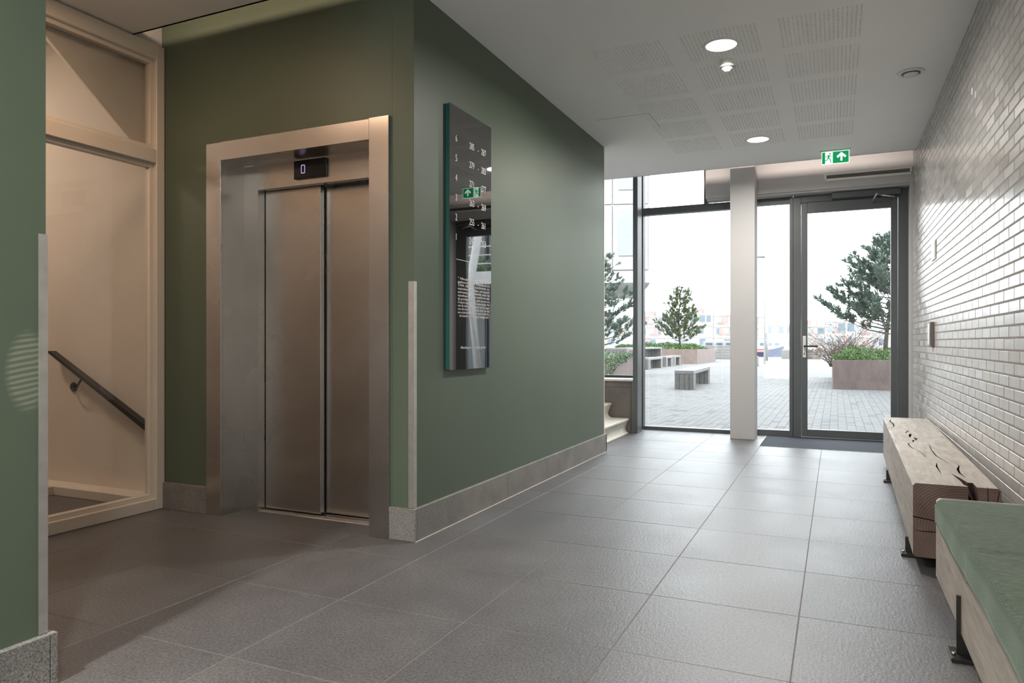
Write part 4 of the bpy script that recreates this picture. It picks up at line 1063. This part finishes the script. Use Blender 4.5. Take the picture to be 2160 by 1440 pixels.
q = MB(); q.tube([(-3.27, 38, 0), (-3.27, 38, 4.9), (-3.31, 38, 5.36)], [0.045, 0.03, 0.025], 8); q.build('pole', M['alu'], lp_)
q = MB(); q.box(-3.66, -3.25, 37.9, 38.1, 5.36, 5.42, 0.015); q.build('lamp_head', M['frame'], lp_)
q = MB(); q.tube([(-3.78, 45, 0), (-3.78, 45, 1.65)], 0.11, 8); tag(q.build('mooring_post', M['frame']), 'thick dark mooring post beside the moored blue boat', 'post')
# boats
def boat(label, x, y, L, w, mat, z=-1.0):
    t = thing('boat', label, 'boat', (x, y, z)); q = MB()
    hs = [(-L/2, -w/2, 1.45), (L*0.3, -w/2, 1.35), (L/2, 0, 1.8), (L*0.3, w/2, 1.35), (-L/2, w/2, 1.45)]
    lo = [q.bm.verts.new((a*0.88, b6*0.7, 0.0)) for a, b6, c6 in hs]; hi = [q.bm.verts.new((a, b6, c6)) for a, b6, c6 in hs]
    q.bm.faces.new(lo[::-1]); q.bm.faces.new(hi)
    for k in range(5): q.bm.faces.new((lo[k], lo[(k+1) % 5], hi[(k+1) % 5], hi[k]))
    q.build('hull', mat, t, local=True)
    q = MB(); q.box(-L*0.35, L*0.15, -w*0.3, w*0.3, 1.4, 2.2, 0.05); q.build('cabin', M['facade_white'], t, local=True)
    q = MB(); q.box(-L*0.5, L*0.32, -w*0.51, w*0.51, 1.28, 1.36); q.build('rail_stripe', M['hull_red'], t, local=True)
    q = MB()
    for k in range(4): q.box(-L*0.32+k*L*0.11, -L*0.25+k*L*0.11, -w*0.31, w*0.31, 1.75, 2.05)
    q.build('cabin_window', M['pane_blue'], t, local=True)
boat('dark blue moored boat with red stripe left of the door', -7.6, 62.5, 7.5, 2.6, M['hull_blue'])
boat('white motor boat moored beyond the side window', -6.2, 84, 7.0, 2.6, M['facade_white'])
boat('white boat moored in front of the far houses', -18.5, 95, 8.5, 3.0, M['facade_white'])

# row of houses across the harbour
rn = random.Random(33); hx = -74.0; k = 0; specs = []
desc = ['white house far across the water at the left window edge', 'cream house with red panels second from left across the water', 'white house with small roof box behind the left pine', 'pale house with red middle band behind the window mullion',
        'white three storey house left of the sunlit pine', 'house with pink brick panels behind the sunlit pine', 'white house with two blue windows right of the sunlit pine', 'house with striped cladding left of the column', 'cream house hidden behind the white column',
        'low white house seen right of the column', 'white house with dark windows behind the door frame', 'pale house behind the bare shrub through the door', 'red brick house behind the dark pine']
for k in range(13):
    wd = 6.4+rn.uniform(-0.4, 0.6); hh = (8.0 if k < 9 else 5.6)+rn.uniform(-0.5, 0.7); y0 = 187+0.12*k
    t = thing('house', desc[k], 'building', (hx+wd/2, y0, -0.3)); base = M['facade_cream'] if k % 3 == 1 else M['facade_white']
    q = MB(); q.box(hx, hx+wd-0.05, y0, y0+9, -0.3, hh); wl = q.build('wall', base, t)
    q = MB(); q.box(hx+wd*0.15, hx+wd*0.55, y0+1, y0+4, hh, hh+1.3); q.box(hx+wd*0.7, hx+wd*0.75, y0+2, y0+2.4, hh, hh+1.6); q.build('roof_box', base if k % 2 else M['facade_red'], t)
    nf = 3 if hh > 7 else 2; fh = (hh+0.3)/nf
    for f in range(nf):
        zb = -0.3+f*fh
        if rn.random() < 0.75: q = MB(); xx = hx+rn.uniform(0.2, wd*0.45); q.box(xx, xx+wd*0.42, y0-0.06, y0, zb+0.3, zb+fh-0.3); q.build('brick_panel', M['facade_red'], t)
        q = MB(); q.box(hx, hx+wd-0.05, y0-0.15, y0, zb+fh-0.28, zb+fh-0.05); q.build('floor_band', M['facade_white'], t)
        for wx in (0.08, 0.42, 0.72):
            if rn.random() < 0.18: continue
            x0 = hx+wd*wx+rn.uniform(0, 0.3); ww = min(rn.choice((0.8, 1.1, 1.5)), hx+wd-0.15-x0); q = MB(); q.box(x0-0.06, x0+ww+0.06, y0-0.12, y0-0.02, zb+0.74, zb+fh-0.5); wf = q.build('window', M['facade_white'], t)
            q = MB(); q.box(x0, x0+ww, y0-0.16, y0-0.11, zb+0.8, zb+fh-0.56); q.build('pane', M['pane_blue'] if rn.random() < 0.5 else M['pane_tint'], wf)
    hx += wd
# white panelled building overhanging at the left
ov = thing('white_building', 'white panelled building with overhanging storeys at the left window', 'building', (-16.0, 36.0, 4.0), R(18))
q = MB(); q.prism([(-12, -4), (6.9, -4), (6.9, 10), (-12, 10)], 0.55, 16, 'XY'); q.build('wall', M['facade_white'], ov, local=True)
q = MB(); q.prism([(-12, -4.0), (6.9, -4.0), (7.0, -1.5), (7.0, 9), (-12, 9)], 0.0, 0.55, 'XY'); q.build('soffit_edge', M['bright_render'], ov, local=True)  # colour raised above the wall's to offset the shade on this downward face
for i in range(7):
    for j in range(4):
        q = MB(); q.box(-5.2+i*1.72, -5.2+i*1.72+1.66, -4.06, -3.99, 0.62+j*3.2, 0.62+j*3.2+3.14, 0.01); q.build('facade_panel', M['facade_white'], ov, local=True)
        if i % 2 == 0 and j < 3:
            q = MB(); q.box(-4.95+i*1.72, -4.95+i*1.72+1.1, -4.10, -4.05, 1.3+j*3.2, 3.5+j*3.2); q.build('pane', M['pane_pale'], ov, local=True)

# building to the right of the plaza (seen in the sign's reflection)
rb = thing('balcony_building', 'grey building with white balcony, mirrored in the directory sign', 'building', (8.0, 21.6, 0))
q = MB(); q.box(4.2, 14, 21.6, 27, 0, 9); q.build('wall', M['grey_plank_top'], rb)
q = MB(); q.box(4.2, 14, 20.1, 21.6, 2.92, 3.32, 0.01); q.build('balcony_slab', M['bright_render'], rb)
for z in (3.58, 3.85, 4.12): q = MB(); q.tube([(4.2, 20.2, z), (14, 20.2, z)], 0.022, 6); q.build('rail', M['bright_render'], rb)
for x in (4.4, 5.6, 6.9, 8.4): q = MB(); q.box(x-0.03, x+0.03, 20.17, 20.23, 3.32, 4.16); q.build('rail_post', M['bright_render'], rb)
q = MB(); q.tube([(5.75, 19.4, 0.0), (6.15, 19.6, 2.9), (5.6, 19.7, 6.0)], 0.13, 12); q.build('slanted_column', M['bright_render'], rb)
for x in (4.6, 5.55, 6.5, 7.45):
    q = MB(); q.box(x, x+0.9, 21.50, 21.6, 0.05, 2.5, 0.01); f_ = q.build('glass_door', M['frame'], rb)
    q = MB(); q.box(x+0.07, x+0.83, 21.47, 21.51, 0.15, 2.4); q.build('pane', M['pane_tint'], f_)
    q = MB(); q.box(x, x+0.9, 21.50, 21.6, 3.5, 5.6, 0.01); f_ = q.build('upper_window', M['frame'], rb)
    q = MB(); q.box(x+0.07, x+0.83, 21.47, 21.51, 3.6, 5.5); q.build('pane', M['pane_tint'], f_)
hedge('green shrubs on the balcony of the right hand building', (7, 20.8, 3.32), 2.6, 0.4, 0.6, 1500, 0.12, M['hedge_dark'], 8, name='balcony_shrub')
